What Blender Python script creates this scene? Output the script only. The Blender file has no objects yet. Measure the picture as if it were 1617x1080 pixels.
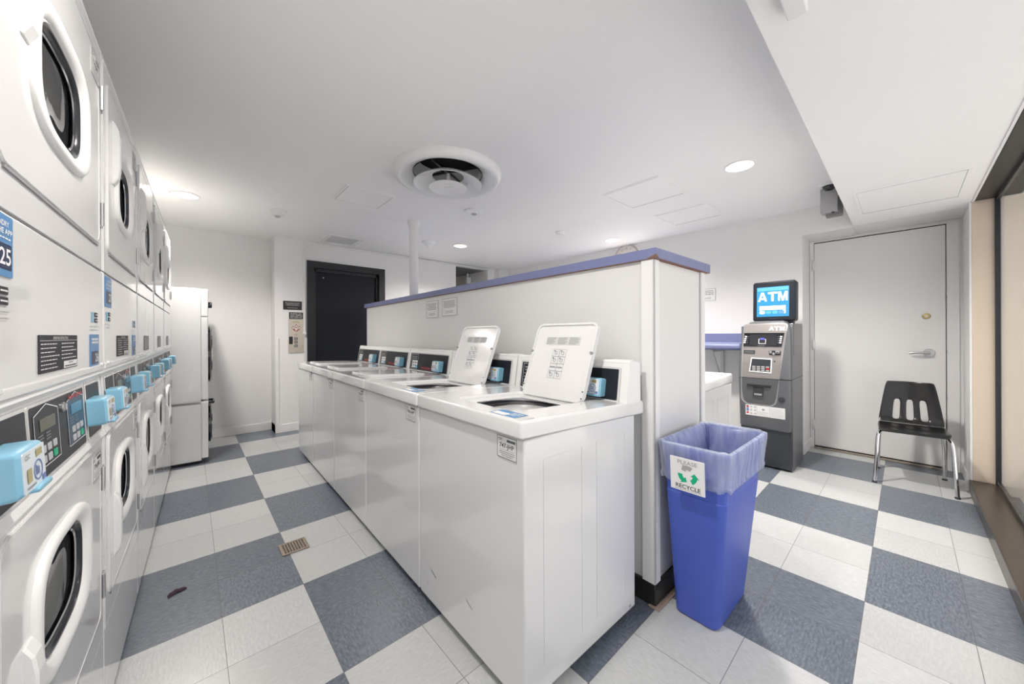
import bpy, bmesh, math, random
from mathutils import Matrix, Vector
random.seed(7)
PI = math.pi
scene = bpy.context.scene
col = scene.collection

# ------------------------------------------------------------------ camera, world, exposure
cam_d = bpy.data.cameras.new('camera'); cam = bpy.data.objects.new('camera', cam_d); col.objects.link(cam)
scene.camera = cam
cam_d.sensor_width = 36.0; cam_d.sensor_fit = 'HORIZONTAL'
cam_d.lens = 36.0 * 561.3 / 1617.0
cam_d.shift_y = -11.0 / 1617.0
cam_d.clip_start = 0.02
YAW, ROLL = 0.8349, -0.0043
fwd = Vector((math.cos(YAW), math.sin(YAW), 0)); rgt = Vector((math.sin(YAW), -math.cos(YAW), 0)); upv = Vector((0, 0, 1))
r2 = rgt * math.cos(ROLL) + upv * math.sin(ROLL); u2 = upv * math.cos(ROLL) - rgt * math.sin(ROLL)
mw = Matrix.Identity(4)
for i in range(3):
    mw[i][0] = r2[i]; mw[i][1] = u2[i]; mw[i][2] = -fwd[i]
mw[0][3], mw[1][3], mw[2][3] = -0.402, -1.3425, 1.198
cam.matrix_world = mw

scene.view_settings.view_transform = 'Standard'
scene.view_settings.look = 'None'
scene.view_settings.gamma = 1.0
scene.view_settings.use_curve_mapping = False
scene.view_settings.exposure = 1.08
world = bpy.data.worlds.new('daylight'); scene.world = world; world.use_nodes = True
wn = world.node_tree.nodes['Background']; wn.inputs[0].default_value = (1.0, 0.985, 0.99, 1); wn.inputs[1].default_value = 0.72
sun_d = bpy.data.lights.new('sun', 'SUN'); sun_d.energy = 2.3; sun_d.angle = 0.05; sun_d.color = (1.0, 0.97, 0.95)
sun = bpy.data.objects.new('sun', sun_d); col.objects.link(sun); sun.rotation_euler = Vector((0.75, -0.08, -1.0)).to_track_quat('-Z', 'Y').to_euler()
SPOT_W = 85.0

# ------------------------------------------------------------------ materials
MATS = {}
def mat(name, color, rough=0.5, metal=0.0, coat=0.0, emit=None, estr=0.0, spec=0.5, bump=None, noise=None, alpha=None):
    m = bpy.data.materials.new(name); m.use_nodes = True
    nt = m.node_tree; b = nt.nodes['Principled BSDF']
    b.inputs['Base Color'].default_value = (*color, 1)
    b.inputs['Roughness'].default_value = rough
    b.inputs['Metallic'].default_value = metal
    b.inputs['Coat Weight'].default_value = coat
    b.inputs['Coat Roughness'].default_value = 0.06
    b.inputs['Specular IOR Level'].default_value = spec
    if emit: b.inputs['Emission Color'].default_value = (*emit, 1); b.inputs['Emission Strength'].default_value = estr
    tc = nt.nodes.new('ShaderNodeTexCoord')
    if noise:                                   # (scale, amount) soft unevenness of the finish
        n = nt.nodes.new('ShaderNodeTexNoise'); n.inputs['Scale'].default_value = noise[0]; n.inputs['Detail'].default_value = 4
        nt.links.new(tc.outputs['Object'], n.inputs['Vector'])
        mx = nt.nodes.new('ShaderNodeMix'); mx.data_type = 'RGBA'
        mx.inputs[6].default_value = (*[c * (1 - noise[1]) for c in color], 1)
        mx.inputs[7].default_value = (*[min(1, c * (1 + noise[1])) for c in color], 1)
        nt.links.new(n.outputs['Fac'], mx.inputs[0]); nt.links.new(mx.outputs[2], b.inputs['Base Color'])
    if bump:                                    # (scale, strength)
        n = nt.nodes.new('ShaderNodeTexNoise'); n.inputs['Scale'].default_value = bump[0]; n.inputs['Detail'].default_value = 5
        nt.links.new(tc.outputs['Object'], n.inputs['Vector'])
        bp = nt.nodes.new('ShaderNodeBump'); bp.inputs['Strength'].default_value = bump[1]; bp.inputs['Distance'].default_value = 0.004
        nt.links.new(n.outputs['Fac'], bp.inputs['Height']); nt.links.new(bp.outputs['Normal'], b.inputs['Normal'])
    MATS[name] = m
    return m

mat('wall_paint', (0.80, 0.795, 0.785), 0.55, noise=(1.3, 0.02), bump=(35, 0.10))
mat('ceiling_paint', (0.90, 0.895, 0.885), 0.6, noise=(0.9, 0.02), bump=(22, 0.10))
mat('trim_paint', (0.82, 0.815, 0.805), 0.4, noise=(4, 0.02))
mat('door_paint', (0.80, 0.795, 0.78), 0.35, noise=(2, 0.02))
mat('enamel', (0.76, 0.76, 0.755), 0.14, coat=0.5, noise=(1.5, 0.01))
mat('enamel_grey', (0.66, 0.66, 0.655), 0.2, coat=0.3)
mat('plastic_white', (0.83, 0.83, 0.82), 0.3, noise=(3, 0.01))
mat('laminate', (0.75, 0.75, 0.74), 0.3, noise=(1.2, 0.02))
mat('purple', (0.20, 0.225, 0.40), 0.35, noise=(18, 0.06))
mat('wood_core', (0.20, 0.10, 0.07), 0.7)
mat('black', (0.012, 0.012, 0.014), 0.45)
mat('rubber', (0.02, 0.02, 0.02), 0.35, noise=(8, 0.2))
mat('gloss_black', (0.012, 0.013, 0.016), 0.12, coat=0.4)
mat('panel_black', (0.016, 0.019, 0.026), 0.34, spec=0.25, noise=(3, 0.1))
mat('panel_blue', (0.02, 0.055, 0.10), 0.3, spec=0.3)
mat('lcd', (0.075, 0.078, 0.045), 0.25)
mat('lcd_blue', (0.07, 0.20, 0.32), 0.25)
mat('key_grey', (0.50, 0.51, 0.53), 0.4)
mat('door_black', (0.010, 0.012, 0.017), 0.35, spec=0.25, noise=(2, 0.12))
mat('frame_black', (0.01, 0.011, 0.015), 0.35)
mat('reader_blue', (0.22, 0.47, 0.62), 0.32, noise=(6, 0.02))
mat('reader_face', (0.72, 0.78, 0.82), 0.3)
mat('green', (0.0, 0.42, 0.2), 0.4)
mat('red', (0.62, 0.035, 0.03), 0.4)
mat('dark_red', (0.35, 0.02, 0.02), 0.4)
mat('khaki', (0.42, 0.37, 0.16), 0.3)
mat('ink', (0.03, 0.03, 0.035), 0.6)
mat('ink_grey', (0.30, 0.30, 0.31), 0.6)
mat('ink_blue', (0.15, 0.22, 0.45), 0.5)
mat('paper', (0.78, 0.78, 0.77), 0.5)
mat('paper_grey', (0.60, 0.60, 0.59), 0.5)
mat('sticker_blue', (0.10, 0.26, 0.50), 0.35)
mat('sticker_navy', (0.02, 0.035, 0.09), 0.35)
mat('print_white', (0.85, 0.85, 0.85), 0.5)
mat('print_grey', (0.36, 0.36, 0.36), 0.5)
mat('sign_black', (0.016, 0.015, 0.015), 0.35)
mat('chrome', (0.75, 0.75, 0.76), 0.12, metal=1.0)
mat('steel', (0.55, 0.55, 0.56), 0.32, metal=1.0, noise=(40, 0.06))
mat('steel_warm', (0.68, 0.62, 0.52), 0.38, metal=0.85, noise=(30, 0.05))
mat('brass', (0.55, 0.43, 0.20), 0.3, metal=1.0)
mat('dark_steel', (0.10, 0.10, 0.105), 0.35, metal=0.8)
mat('drum', (0.55, 0.56, 0.58), 0.3, metal=0.5)
mat('gasket', (0.02, 0.022, 0.026), 0.25)
mat('bronze', (0.085, 0.070, 0.056), 0.3, metal=0.5, noise=(6, 0.1))
mat('bronze_dark', (0.030, 0.027, 0.024), 0.4, noise=(6, 0.2))
mat('beige_metal', (0.62, 0.52, 0.41), 0.35, noise=(3, 0.03))
mat('cream_render', (0.74, 0.70, 0.61), 0.8, noise=(9, 0.08), bump=(30, 0.3))
mat('concrete', (0.74, 0.73, 0.71), 0.85, noise=(5, 0.12), bump=(20, 0.3))
mat('bin_blue', (0.062, 0.108, 0.48), 0.42, noise=(6, 0.08), bump=(60, 0.08))
mat('chair_black', (0.010, 0.010, 0.010), 0.26, bump=(90, 0.08))
mat('atm_grey', (0.16, 0.165, 0.175), 0.33, metal=0.4, noise=(20, 0.03))
mat('atm_dark', (0.045, 0.050, 0.058), 0.35, metal=0.3)
mat('atm_face', (0.34, 0.32, 0.31), 0.32, metal=0.55, noise=(60, 0.04))
mat('atm_low', (0.14, 0.145, 0.15), 0.33, metal=0.5)
mat('grey_box', (0.42, 0.42, 0.42), 0.4, noise=(5, 0.02))
mat('screen', (0.02, 0.12, 0.24), 0.2, emit=(0.04, 0.30, 0.60), estr=0.38)
mat('screen_white', (0.8, 0.9, 0.95), 0.3, emit=(0.85, 0.95, 1.0), estr=0.30)
mat('screen_pale', (0.06, 0.22, 0.34), 0.3, emit=(0.12, 0.45, 0.72), estr=0.34)
mat('atm_screen', (0.03, 0.03, 0.032), 0.1, coat=0.3)
mat('lit_white', (0.9, 0.9, 0.9), 0.3, emit=(1, 1, 1), estr=0.12)
mat('screen_glow', (0.03, 0.03, 0.1), 0.2, emit=(0.12, 0.14, 0.55), estr=0.7)
mat('bulb', (1, 0.9, 0.8), 0.3, emit=(1.0, 0.90, 0.82), estr=3.5)
mat('can_metal', (0.90, 0.82, 0.77), 0.3, metal=0.4)
mat('purple_cloth', (0.035, 0.012, 0.03), 0.8, noise=(60, 0.3))
mat('void', (0.004, 0.004, 0.004), 0.8)
mat('drain_metal', (0.33, 0.28, 0.22), 0.45, metal=0.6, noise=(60, 0.2))
mat('clock_face', (0.80, 0.76, 0.72), 0.5)
mat('clock_rim', (0.62, 0.58, 0.56), 0.3, metal=0.3)
mat('grime', (0.28, 0.24, 0.20), 0.8, noise=(40, 0.4))
mat('kerb_grime', (0.36, 0.27, 0.23), 0.8, noise=(60, 0.35))
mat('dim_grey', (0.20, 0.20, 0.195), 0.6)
mat('red_led', (0.5, 0.02, 0.02), 0.3)

def glass_mat(name, tint, gloss_rough, slab):
    m = bpy.data.materials.new(name); m.use_nodes = True; nt = m.node_tree; nt.nodes.clear(); L = nt.links.new
    out = nt.nodes.new('ShaderNodeOutputMaterial'); tr = nt.nodes.new('ShaderNodeBsdfTransparent'); gl = nt.nodes.new('ShaderNodeBsdfGlossy')
    g = nt.nodes.new('ShaderNodeNewGeometry'); mx = nt.nodes.new('ShaderNodeMixShader')
    tr.inputs[0].default_value = (*tint, 1); gl.inputs['Roughness'].default_value = gloss_rough
    dt = nt.nodes.new('ShaderNodeVectorMath'); dt.operation = 'DOT_PRODUCT'; L(g.outputs['Normal'], dt.inputs[0]); L(g.outputs['Incoming'], dt.inputs[1])
    def M(op, a, b=None):
        n = nt.nodes.new('ShaderNodeMath'); n.operation = op
        for k, v in enumerate((a, b)):
            if v is None: continue
            if isinstance(v, (int, float)): n.inputs[k].default_value = v
            else: L(v, n.inputs[k])
        return n.outputs[0]
    f = M('ADD', M('MULTIPLY', M('POWER', M('SUBTRACT', 1.0, M('ABSOLUTE', dt.outputs['Value'])), 5.0), 0.94), 0.05)   # grazing angles mirror more
    if slab: f = M('MULTIPLY', f, M('SUBTRACT', 1.0, g.outputs['Backfacing']))
    L(f, mx.inputs[0]); L(tr.outputs[0], mx.inputs[1]); L(gl.outputs[0], mx.inputs[2]); L(mx.outputs[0], out.inputs[0])
    MATS[name] = m
glass_mat('window_glass', (0.96, 0.96, 0.965), 0.0, True)
glass_mat('dryer_glass', (0.62, 0.65, 0.67), 0.02, False)

def liner_mat():
    m = bpy.data.materials.new('liner'); m.use_nodes = True; nt = m.node_tree; nt.nodes.clear()
    out = nt.nodes.new('ShaderNodeOutputMaterial'); tr = nt.nodes.new('ShaderNodeBsdfTransparent'); pr = nt.nodes.new('ShaderNodeBsdfPrincipled')
    tl = nt.nodes.new('ShaderNodeBsdfTranslucent'); m1 = nt.nodes.new('ShaderNodeMixShader'); m2 = nt.nodes.new('ShaderNodeMixShader')
    pr.inputs['Base Color'].default_value = (0.72, 0.77, 0.86, 1); pr.inputs['Roughness'].default_value = 0.22
    tl.inputs[0].default_value = (0.75, 0.8, 0.9, 1)
    tc = nt.nodes.new('ShaderNodeTexCoord'); n = nt.nodes.new('ShaderNodeTexNoise'); n.inputs['Scale'].default_value = 1.0; mp_ = nt.nodes.new('ShaderNodeMapping'); mp_.inputs['Scale'].default_value = (34, 34, 5); n.inputs['Detail'].default_value = 3
    mr = nt.nodes.new('ShaderNodeMapRange'); mr.inputs[1].default_value = 0.35; mr.inputs[2].default_value = 0.65; mr.inputs[3].default_value = 0.62; mr.inputs[4].default_value = 0.34
    nt.links.new(tc.outputs['Object'], mp_.inputs[0]); nt.links.new(mp_.outputs[0], n.inputs['Vector']); nt.links.new(n.outputs['Fac'], mr.inputs[0])
    m1.inputs[0].default_value = 0.35
    nt.links.new(pr.outputs[0], m1.inputs[1]); nt.links.new(tl.outputs[0], m1.inputs[2])
    nt.links.new(mr.outputs[0], m2.inputs[0]); nt.links.new(tr.outputs[0], m2.inputs[1]); nt.links.new(m1.outputs[0], m2.inputs[2]); nt.links.new(m2.outputs[0], out.inputs[0])
    MATS['liner'] = m
liner_mat()

TILE = 0.3048
def floor_mat():
    m = bpy.data.materials.new('vinyl_tiles'); m.use_nodes = True; nt = m.node_tree; L = nt.links
    b = nt.nodes['Principled BSDF']; geo = nt.nodes.new('ShaderNodeTexCoord'); sep = nt.nodes.new('ShaderNodeSeparateXYZ')
    L.new(geo.outputs['Object'], sep.inputs[0])
    def M(op, a, bb=None, c=None):
        n = nt.nodes.new('ShaderNodeMath'); n.operation = op
        for i, v in enumerate((a, bb, c)):
            if v is None: continue
            if isinstance(v, (int, float)): n.inputs[i].default_value = v
            else: L.new(v, n.inputs[i])
        return n.outputs[0]
    x, y = sep.outputs[0], sep.outputs[1]
    tx, ty = M('DIVIDE', x, TILE), M('DIVIDE', y, TILE)
    bx, by = M('FLOOR', M('DIVIDE', tx, 2.0)), M('FLOOR', M('DIVIDE', ty, 2.0))
    par = M('PINGPONG', M('ADD', bx, by), 1.0)                         # 0 = dark, 1 = light
    ix, iy = M('FLOOR', tx), M('FLOOR', ty)
    cmb = nt.nodes.new('ShaderNodeCombineXYZ'); L.new(ix, cmb.inputs[0]); L.new(iy, cmb.inputs[1])
    wn_ = nt.nodes.new('ShaderNodeTexWhiteNoise'); L.new(cmb.outputs[0], wn_.inputs['Vector'])
    def edge(t):
        f = M('FRACT', t); return M('MINIMUM', f, M('SUBTRACT', 1.0, f))
    seam = M('LESS_THAN', M('MINIMUM', edge(tx), edge(ty)), 0.0042)
    # streaky chips, turned per tile
    def streak(sx, sy, sc, det, lo, hi):
        mp = nt.nodes.new('ShaderNodeMapping'); mp.inputs['Scale'].default_value = (sx, sy, 1); L.new(geo.outputs['Object'], mp.inputs[0])
        n = nt.nodes.new('ShaderNodeTexNoise'); n.inputs['Scale'].default_value = sc; n.inputs['Detail'].default_value = det; L.new(mp.outputs[0], n.inputs['Vector'])
        r = nt.nodes.new('ShaderNodeMapRange'); r.inputs[1].default_value = lo; r.inputs[2].default_value = hi; L.new(n.outputs['Fac'], r.inputs[0]); return r.outputs[0]
    s1, s2 = streak(1, 3.4, 36, 4, 0.35, 0.7), streak(3.4, 1, 36, 4, 0.35, 0.7)
    odd = M('GREATER_THAN', wn_.outputs['Value'], 0.5)
    def mix(fac, a, bb, color=True):
        n = nt.nodes.new('ShaderNodeMix'); n.data_type = 'RGBA' if color else 'FLOAT'
        ii = (0, 6, 7) if color else (0, 2, 3)
        for i, v in zip(ii, (fac, a, bb)):
            if isinstance(v, tuple): n.inputs[i].default_value = (*v, 1)
            elif isinstance(v, (int, float)): n.inputs[i].default_value = v
            else: L.new(v, n.inputs[i])
        return n.outputs[2] if color else n.outputs[0]
    st = mix(odd, s1, s2, False)
    big = streak(1, 1, 2.2, 4, 0.3, 0.75)
    dark = mix(st, (0.085, 0.105, 0.137), (0.188, 0.218, 0.262))
    dark = mix(M('MULTIPLY', big, 0.35), dark, (0.17, 0.185, 0.20))
    light = mix(st, (0.48, 0.50, 0.50), (0.57, 0.585, 0.585))
    light = mix(M('MULTIPLY', big, 0.4), light, (0.58, 0.575, 0.55))
    c = mix(par, dark, light)
    # small pale and dark flecks
    v = nt.nodes.new('ShaderNodeTexVoronoi'); v.inputs['Scale'].default_value = 75; L.new(geo.outputs['Object'], v.inputs['Vector'])
    chip = M('LESS_THAN', v.outputs['Distance'], 0.2)
    vw = nt.nodes.new('ShaderNodeTexWhiteNoise'); L.new(v.outputs['Color'], vw.inputs['Vector'])
    chip = M('MULTIPLY', chip, M('GREATER_THAN', vw.outputs['Value'], 0.55))
    c = mix(M('MULTIPLY', chip, mix(par, 0.35, 0.12, False)), c, mix(par, (0.42, 0.45, 0.48), (0.42, 0.42, 0.40)))
    tv = M('MULTIPLY', M('SUBTRACT', wn_.outputs['Value'], 0.5), 0.12)
    hs = nt.nodes.new('ShaderNodeHueSaturation'); L.new(c, hs.inputs['Color']); L.new(M('ADD', tv, 1.0), hs.inputs['Value'])
    c = mix(M('MULTIPLY', seam, 0.75), hs.outputs[0], (0.10, 0.095, 0.09))
    L.new(c, b.inputs['Base Color'])
    b.inputs['Roughness'].default_value = 0.3
    bp = nt.nodes.new('ShaderNodeBump'); bp.inputs['Strength'].default_value = 0.12; bp.inputs['Distance'].default_value = 0.002
    L.new(M('SUBTRACT', st, M('MULTIPLY', seam, 2.0)), bp.inputs['Height']); L.new(bp.outputs[0], b.inputs['Normal'])
    MATS['vinyl_tiles'] = m
floor_mat()

# ------------------------------------------------------------------ mesh builder
TXT = {}
def text_geo(s, bold=False):
    k = (s, bold)
    if k not in TXT:
        cu = bpy.data.curves.new('t', 'FONT'); cu.body = s; cu.size = 1.0; cu.align_x = 'CENTER'; cu.align_y = 'CENTER'; cu.resolution_u = 3
        if bold: cu.offset = 0.013
        ob = bpy.data.objects.new('t', cu); me = bpy.data.meshes.new_from_object(ob)
        vs = [tuple(v.co) for v in me.vertices]; fs = [tuple(p.vertices) for p in me.polygons]
        bpy.data.objects.remove(ob); bpy.data.curves.remove(cu); bpy.data.meshes.remove(me)
        xs = [v[0] for v in vs]; ys = [v[1] for v in vs]
        TXT[k] = (vs, fs, min(xs), max(xs), min(ys), max(ys))
    return TXT[k]

def poly_fill(outer, holes, t):
    cu = bpy.data.curves.new('p', 'CURVE'); cu.dimensions = '2D'; cu.fill_mode = 'BOTH'; cu.extrude = t / 2
    for ring in [outer] + list(holes):
        sp = cu.splines.new('POLY'); sp.points.add(len(ring) - 1); sp.use_cyclic_u = True
        for p, q in zip(sp.points, ring): p.co = (q[0], q[1], 0, 1)
    ob = bpy.data.objects.new('p', cu); me = bpy.data.meshes.new_from_object(ob)
    vs = [tuple(v.co) for v in me.vertices]; fs = [tuple(p.vertices) for p in me.polygons]
    bpy.data.objects.remove(ob); bpy.data.curves.remove(cu); bpy.data.meshes.remove(me)
    return vs, fs

def rr_pts(x0, x1, y0, y1, r, seg=5):
    r = min(r, (x1 - x0) / 2 - 1e-5, (y1 - y0) / 2 - 1e-5); out = []
    for cx, cy, a0 in ((x1 - r, y1 - r, 0), (x0 + r, y1 - r, PI / 2), (x0 + r, y0 + r, PI), (x1 - r, y0 + r, 1.5 * PI)):
        for i in range(seg + 1):
            a = a0 + PI / 2 * i / seg; out.append((cx + r * math.cos(a), cy + r * math.sin(a)))
    return out
def circ(cx, cy, r, n=32): return [(cx + r * math.cos(2 * PI * i / n), cy + r * math.sin(2 * PI * i / n)) for i in range(n)]
def sup(cx, cy, a, b, e=3.0, n=48):          # superellipse outline
    o = []
    for i in range(n):
        t = 2 * PI * i / n; c, s = math.cos(t), math.sin(t)
        o.append((cx + a * math.copysign(abs(c) ** (2 / e), c), cy + b * math.copysign(abs(s) ** (2 / e), s)))
    return o

LET = {'A': [[(0, 0), (.24, 0), (.30, .2), (.70, .2), (.76, 0), (1, 0), (.64, 1), (.36, 1)], [(.355, .37), (.5, .80), (.645, .37)]],
       'T': [[(.37, 0), (.63, 0), (.63, .80), (1, .80), (1, 1), (0, 1), (0, .80), (.37, .80)]],
       'M': [[(0, 0), (.2, 0), (.2, .62), (.40, 0), (.60, 0), (.8, .62), (.8, 0), (1, 0), (1, 1), (.72, 1), (.5, .32), (.28, 1), (0, 1)]]}
def block_word(q, word, x0, x1, y0, y1, z, mt):      # heavy capital letters cut from polygons
    n = len(word); gap = (x1 - x0) * .03; w = (x1 - x0 - gap * (n - 1)) / n
    for i, ch in enumerate(word):
        xx = x0 + i * (w + gap); rings = [[(xx + a * w, y0 + b_ * (y1 - y0)) for a, b_ in r] for r in LET[ch]]
        q.plate(rings[0], rings[1:], z, z + .0006, mt)

class MB:
    def __init__(s, M=None): s.v = []; s.f = []; s.mi = []; s.sm = []; s.mats = []; s.M = M or Matrix.Identity(4)
    def m(s, name):
        if name not in s.mats: s.mats.append(name)
        return s.mats.index(name)
    def add(s, vs, fs, mt, smooth=False, M=None):
        T = s.M @ M if M is not None else s.M
        o = len(s.v); s.v += [T @ Vector(v) for v in vs]; k = s.m(mt)
        for f in fs: s.f.append(tuple(i + o for i in f)); s.mi.append(k); s.sm.append(smooth)
        return s
    def box(s, x0, x1, y0, y1, z0, z1, mt, bev=0.0, seg=2, M=None):
        x0, x1 = min(x0, x1), max(x0, x1); y0, y1 = min(y0, y1), max(y0, y1); z0, z1 = min(z0, z1), max(z0, z1)
        if bev <= 0:
            vs = [(x, y, z) for x in (x0, x1) for y in (y0, y1) for z in (z0, z1)]
            fs = [(0, 1, 3, 2), (4, 6, 7, 5), (0, 4, 5, 1), (2, 3, 7, 6), (0, 2, 6, 4), (1, 5, 7, 3)]
            return s.add(vs, fs, mt, M=M)
        bm = bmesh.new(); bmesh.ops.create_cube(bm, size=1)
        for v in bm.verts: v.co = ((x0 + x1) / 2 + v.co.x * (x1 - x0), (y0 + y1) / 2 + v.co.y * (y1 - y0), (z0 + z1) / 2 + v.co.z * (z1 - z0))
        bev = min(bev, (x1 - x0) * .45, (y1 - y0) * .45, (z1 - z0) * .45)
        bmesh.ops.bevel(bm, geom=bm.edges[:], offset=bev, segments=seg, affect='EDGES', profile=0.5)
        bm.verts.index_update(); s.add([tuple(v.co) for v in bm.verts], [tuple(v.index for v in f.verts) for f in bm.faces], mt, M=M); bm.free(); return s
    def loft(s, rings, mt, cap0=True, cap1=True, smooth=True, closed=True, M=None):
        n = len(rings[0]); vs = [p for r in rings for p in r]; fs = []
        for i in range(len(rings) - 1):
            for j in range(n if closed else n - 1):
                a, b = i * n + j, i * n + (j + 1) % n; fs.append((a, b, b + n, a + n))
        s.add(vs, fs, mt, smooth, M)
        if cap0: s.add(list(rings[0]), [tuple(range(n))[::-1]], mt, False, M)
        if cap1: s.add(list(rings[-1]), [tuple(range(n))], mt, False, M)
        return s
    def prism(s, pts, z0, z1, mt, bev=0.0, M=None, smooth=False):      # outline in local xy, rounded top edge
        def ins(d):
            cx = sum(p[0] for p in pts) / len(pts); cy = sum(p[1] for p in pts) / len(pts)
            w = max(abs(p[0] - cx) for p in pts); h = max(abs(p[1] - cy) for p in pts)
            return [(cx + (p[0] - cx) * (w - d) / w, cy + (p[1] - cy) * (h - d) / h) for p in pts]
        if bev > 0:
            rs = [[(x, y, z0) for x, y in pts], [(x, y, z1 - bev) for x, y in pts]]
            for k in (1, 2, 3):
                a = PI / 6 * k; q = ins(bev * (1 - math.cos(a))); rs.append([(x, y, z1 - bev + bev * math.sin(a)) for x, y in q])
            return s.loft(rs, mt, smooth=True, M=M)
        return s.loft([[(x, y, z0) for x, y in pts], [(x, y, z1) for x, y in pts]], mt, smooth=smooth, M=M)
    def rr(s, x0, x1, y0, y1, z0, z1, r, mt, bev=0.0, M=None, seg=5): return s.prism(rr_pts(x0, x1, y0, y1, r, seg), z0, z1, mt, bev, M)
    def plate(s, outer, holes, z0, z1, mt, M=None):
        vs, fs = poly_fill(outer, holes, abs(z1 - z0)); c = (z0 + z1) / 2
        return s.add([(a, b, d + c) for a, b, d in vs], fs, mt, False, M)
    def ring(s, outer, inner, z0, z1, mt, M=None): return s.plate(outer, [inner], z0, z1, mt, M)
    def tube(s, path, r, mt, n=10, cap=True, M=None):
        P = [Vector(p) for p in path]; rings = []; prev = None
        for i, p in enumerate(P):
            d = (P[min(i + 1, len(P) - 1)] - P[max(i - 1, 0)]).normalized()
            if prev is None: a = d.orthogonal().normalized()
            else: a = (prev - d * prev.dot(d)).normalized()
            prev = a; b = d.cross(a); rad = r[i] if isinstance(r, (list, tuple)) else r
            rings.append([tuple(p + (a * math.cos(2 * PI * k / n) + b * math.sin(2 * PI * k / n)) * rad) for k in range(n)])
        return s.loft(rings, mt, cap, cap, True, M=M)
    def lathe(s, prof, mt, n=36, M=None, cap0=False, cap1=False, smooth=True):
        return s.loft([[(r * math.cos(2 * PI * k / n), r * math.sin(2 * PI * k / n), z) for k in range(n)] for r, z in prof], mt, cap0, cap1, smooth, M=M)
    def text(s, t, x, y, h, z, mt, bold=False, w=None, M=None, align='C'):
        vs, fs, xa, xb, ya, yb = text_geo(t, bold); k = h / 0.72; kx = k
        if w: kx = w / (xb - xa)
        ox = -(xa + xb) / 2 if align == 'C' else (-xa if align == 'L' else -xb)
        return s.add([((a + ox) * kx + x, (b - (ya + yb) / 2) * k + y, z) for a, b, c in vs], fs, mt, False, M)
    def quad(s, x0, x1, y0, y1, z, mt, M=None): return s.add([(x0, y0, z), (x1, y0, z), (x1, y1, z), (x0, y1, z)], [(0, 1, 2, 3)], mt, False, M)
    def outline(s, x0, x1, y0, y1, w, z, mt, M=None):
        s.quad(x0, x1, y0, y0 + w, z, mt, M); s.quad(x0, x1, y1 - w, y1, z, mt, M); s.quad(x0, x0 + w, y0 + w, y1 - w, z, mt, M); return s.quad(x1 - w, x1, y0 + w, y1 - w, z, mt, M)
    def lines(s, x0, x1, y0, y1, n, z, mt, th=0.45, M=None, center=False, seed=1):   # print too small to read: rows of word-long dashes
        rd = random.Random(seed); dy = (y1 - y0) / n
        for i in range(n):
            yy = y1 - dy * (i + .5); x = x0; end = x1 - (x1 - x0) * rd.uniform(0, .3)
            if center: k = (x1 - end) / 2; x += k; end = x1 - k
            while x < end:
                w = rd.uniform(.06, .16) * (x1 - x0); e = min(x + w, end); s.quad(x, e, yy - dy * th / 2, yy + dy * th / 2, z, mt, M); x = e + 0.025 * (x1 - x0)
        return s
    def build(s, name, parent=None, fix=True):
        me = bpy.data.meshes.new(name); me.from_pydata([tuple(v) for v in s.v], [], s.f)
        for k in s.mats: me.materials.append(MATS[k])
        me.polygons.foreach_set('material_index', s.mi); me.polygons.foreach_set('use_smooth', s.sm)
        me.update(); me.validate()
        if any(s.sm):
            bm = bmesh.new(); bm.from_mesh(me); bmesh.ops.remove_doubles(bm, verts=bm.verts, dist=1e-6)
            for e in bm.edges:
                if len(e.link_faces) == 2 and e.calc_face_angle(0) > 0.7: e.smooth = False
            bm.to_mesh(me); bm.free()
        o = bpy.data.objects.new(name, me); col.objects.link(o)
        if parent is not None: o.parent = parent
        return o

def tag(o, label=None, cat=None, group=None, kind=None):
    if label: o['label'] = label
    if cat: o['category'] = cat
    if group: o['group'] = group
    if kind: o['kind'] = kind
    return o
def thing(name, label, cat, loc=(0, 0, 0), rz=0.0, group=None):
    o = bpy.data.objects.new(name, None); col.objects.link(o); o.location = loc; o.rotation_euler = (0, 0, rz); o.empty_display_size = .05
    return tag(o, label, cat, group)
KIDS = {}
def copy_tree(o, parent=None):
    c = o.copy(); col.objects.link(c)
    if parent is not None: c.parent = parent
    for ch in [x for x in bpy.data.objects if x.parent == o]: copy_tree(ch, c)
    return c
def frame(o, ux, uy):       # local x -> ux, y -> uy, z -> ux x uy
    ux, uy = Vector(ux).normalized(), Vector(uy).normalized(); uz = ux.cross(uy); M = Matrix.Identity(4)
    for i in range(3): M[i][0] = ux[i]; M[i][1] = uy[i]; M[i][2] = uz[i]; M[i][3] = o[i]
    return M
def struct(o, label=None): o['kind'] = 'structure'; return tag(o, label) if label else o

# ------------------------------------------------------------------ the room
H = 2.43; XR = 4.10; XD = 4.50; YW = -1.68; YE = 3.85; YB = 4.12; XL = -1.35; ZS = 2.185
b = MB(); b.box(XL - .1, XD + .1, -1.90, 6.2, -0.1, 0.0, 'vinyl_tiles'); struct(b.build('floor'), 'blue grey and off-white checkered vinyl tile floor')
# ceiling with cut-outs for the recessed lights and the air diffuser
LIGHTS = [(-0.43, 2.86), (2.587, -0.535), (2.36, 2.76), (3.68, 1.21), (-0.05, -0.45)]  # last one is unseen, added to brighten the washer fronts and dryers
DIF = (1.06, 0.99)
b = MB()
b.plate([(XL - .1, YW), (XD + .1, YW), (XD + .1, YB + .1), (XL - .1, YB + .1)], [circ(x, y, .088) for x, y in LIGHTS] + [circ(DIF[0], DIF[1], .27)], H, H + .03, 'ceiling_paint')
b.box(XL, XD, YW, YB, H + .35, H + .38, 'dim_grey')
struct(b.build('ceiling'), 'white painted ceiling with access panels and a round air diffuser')
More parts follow.
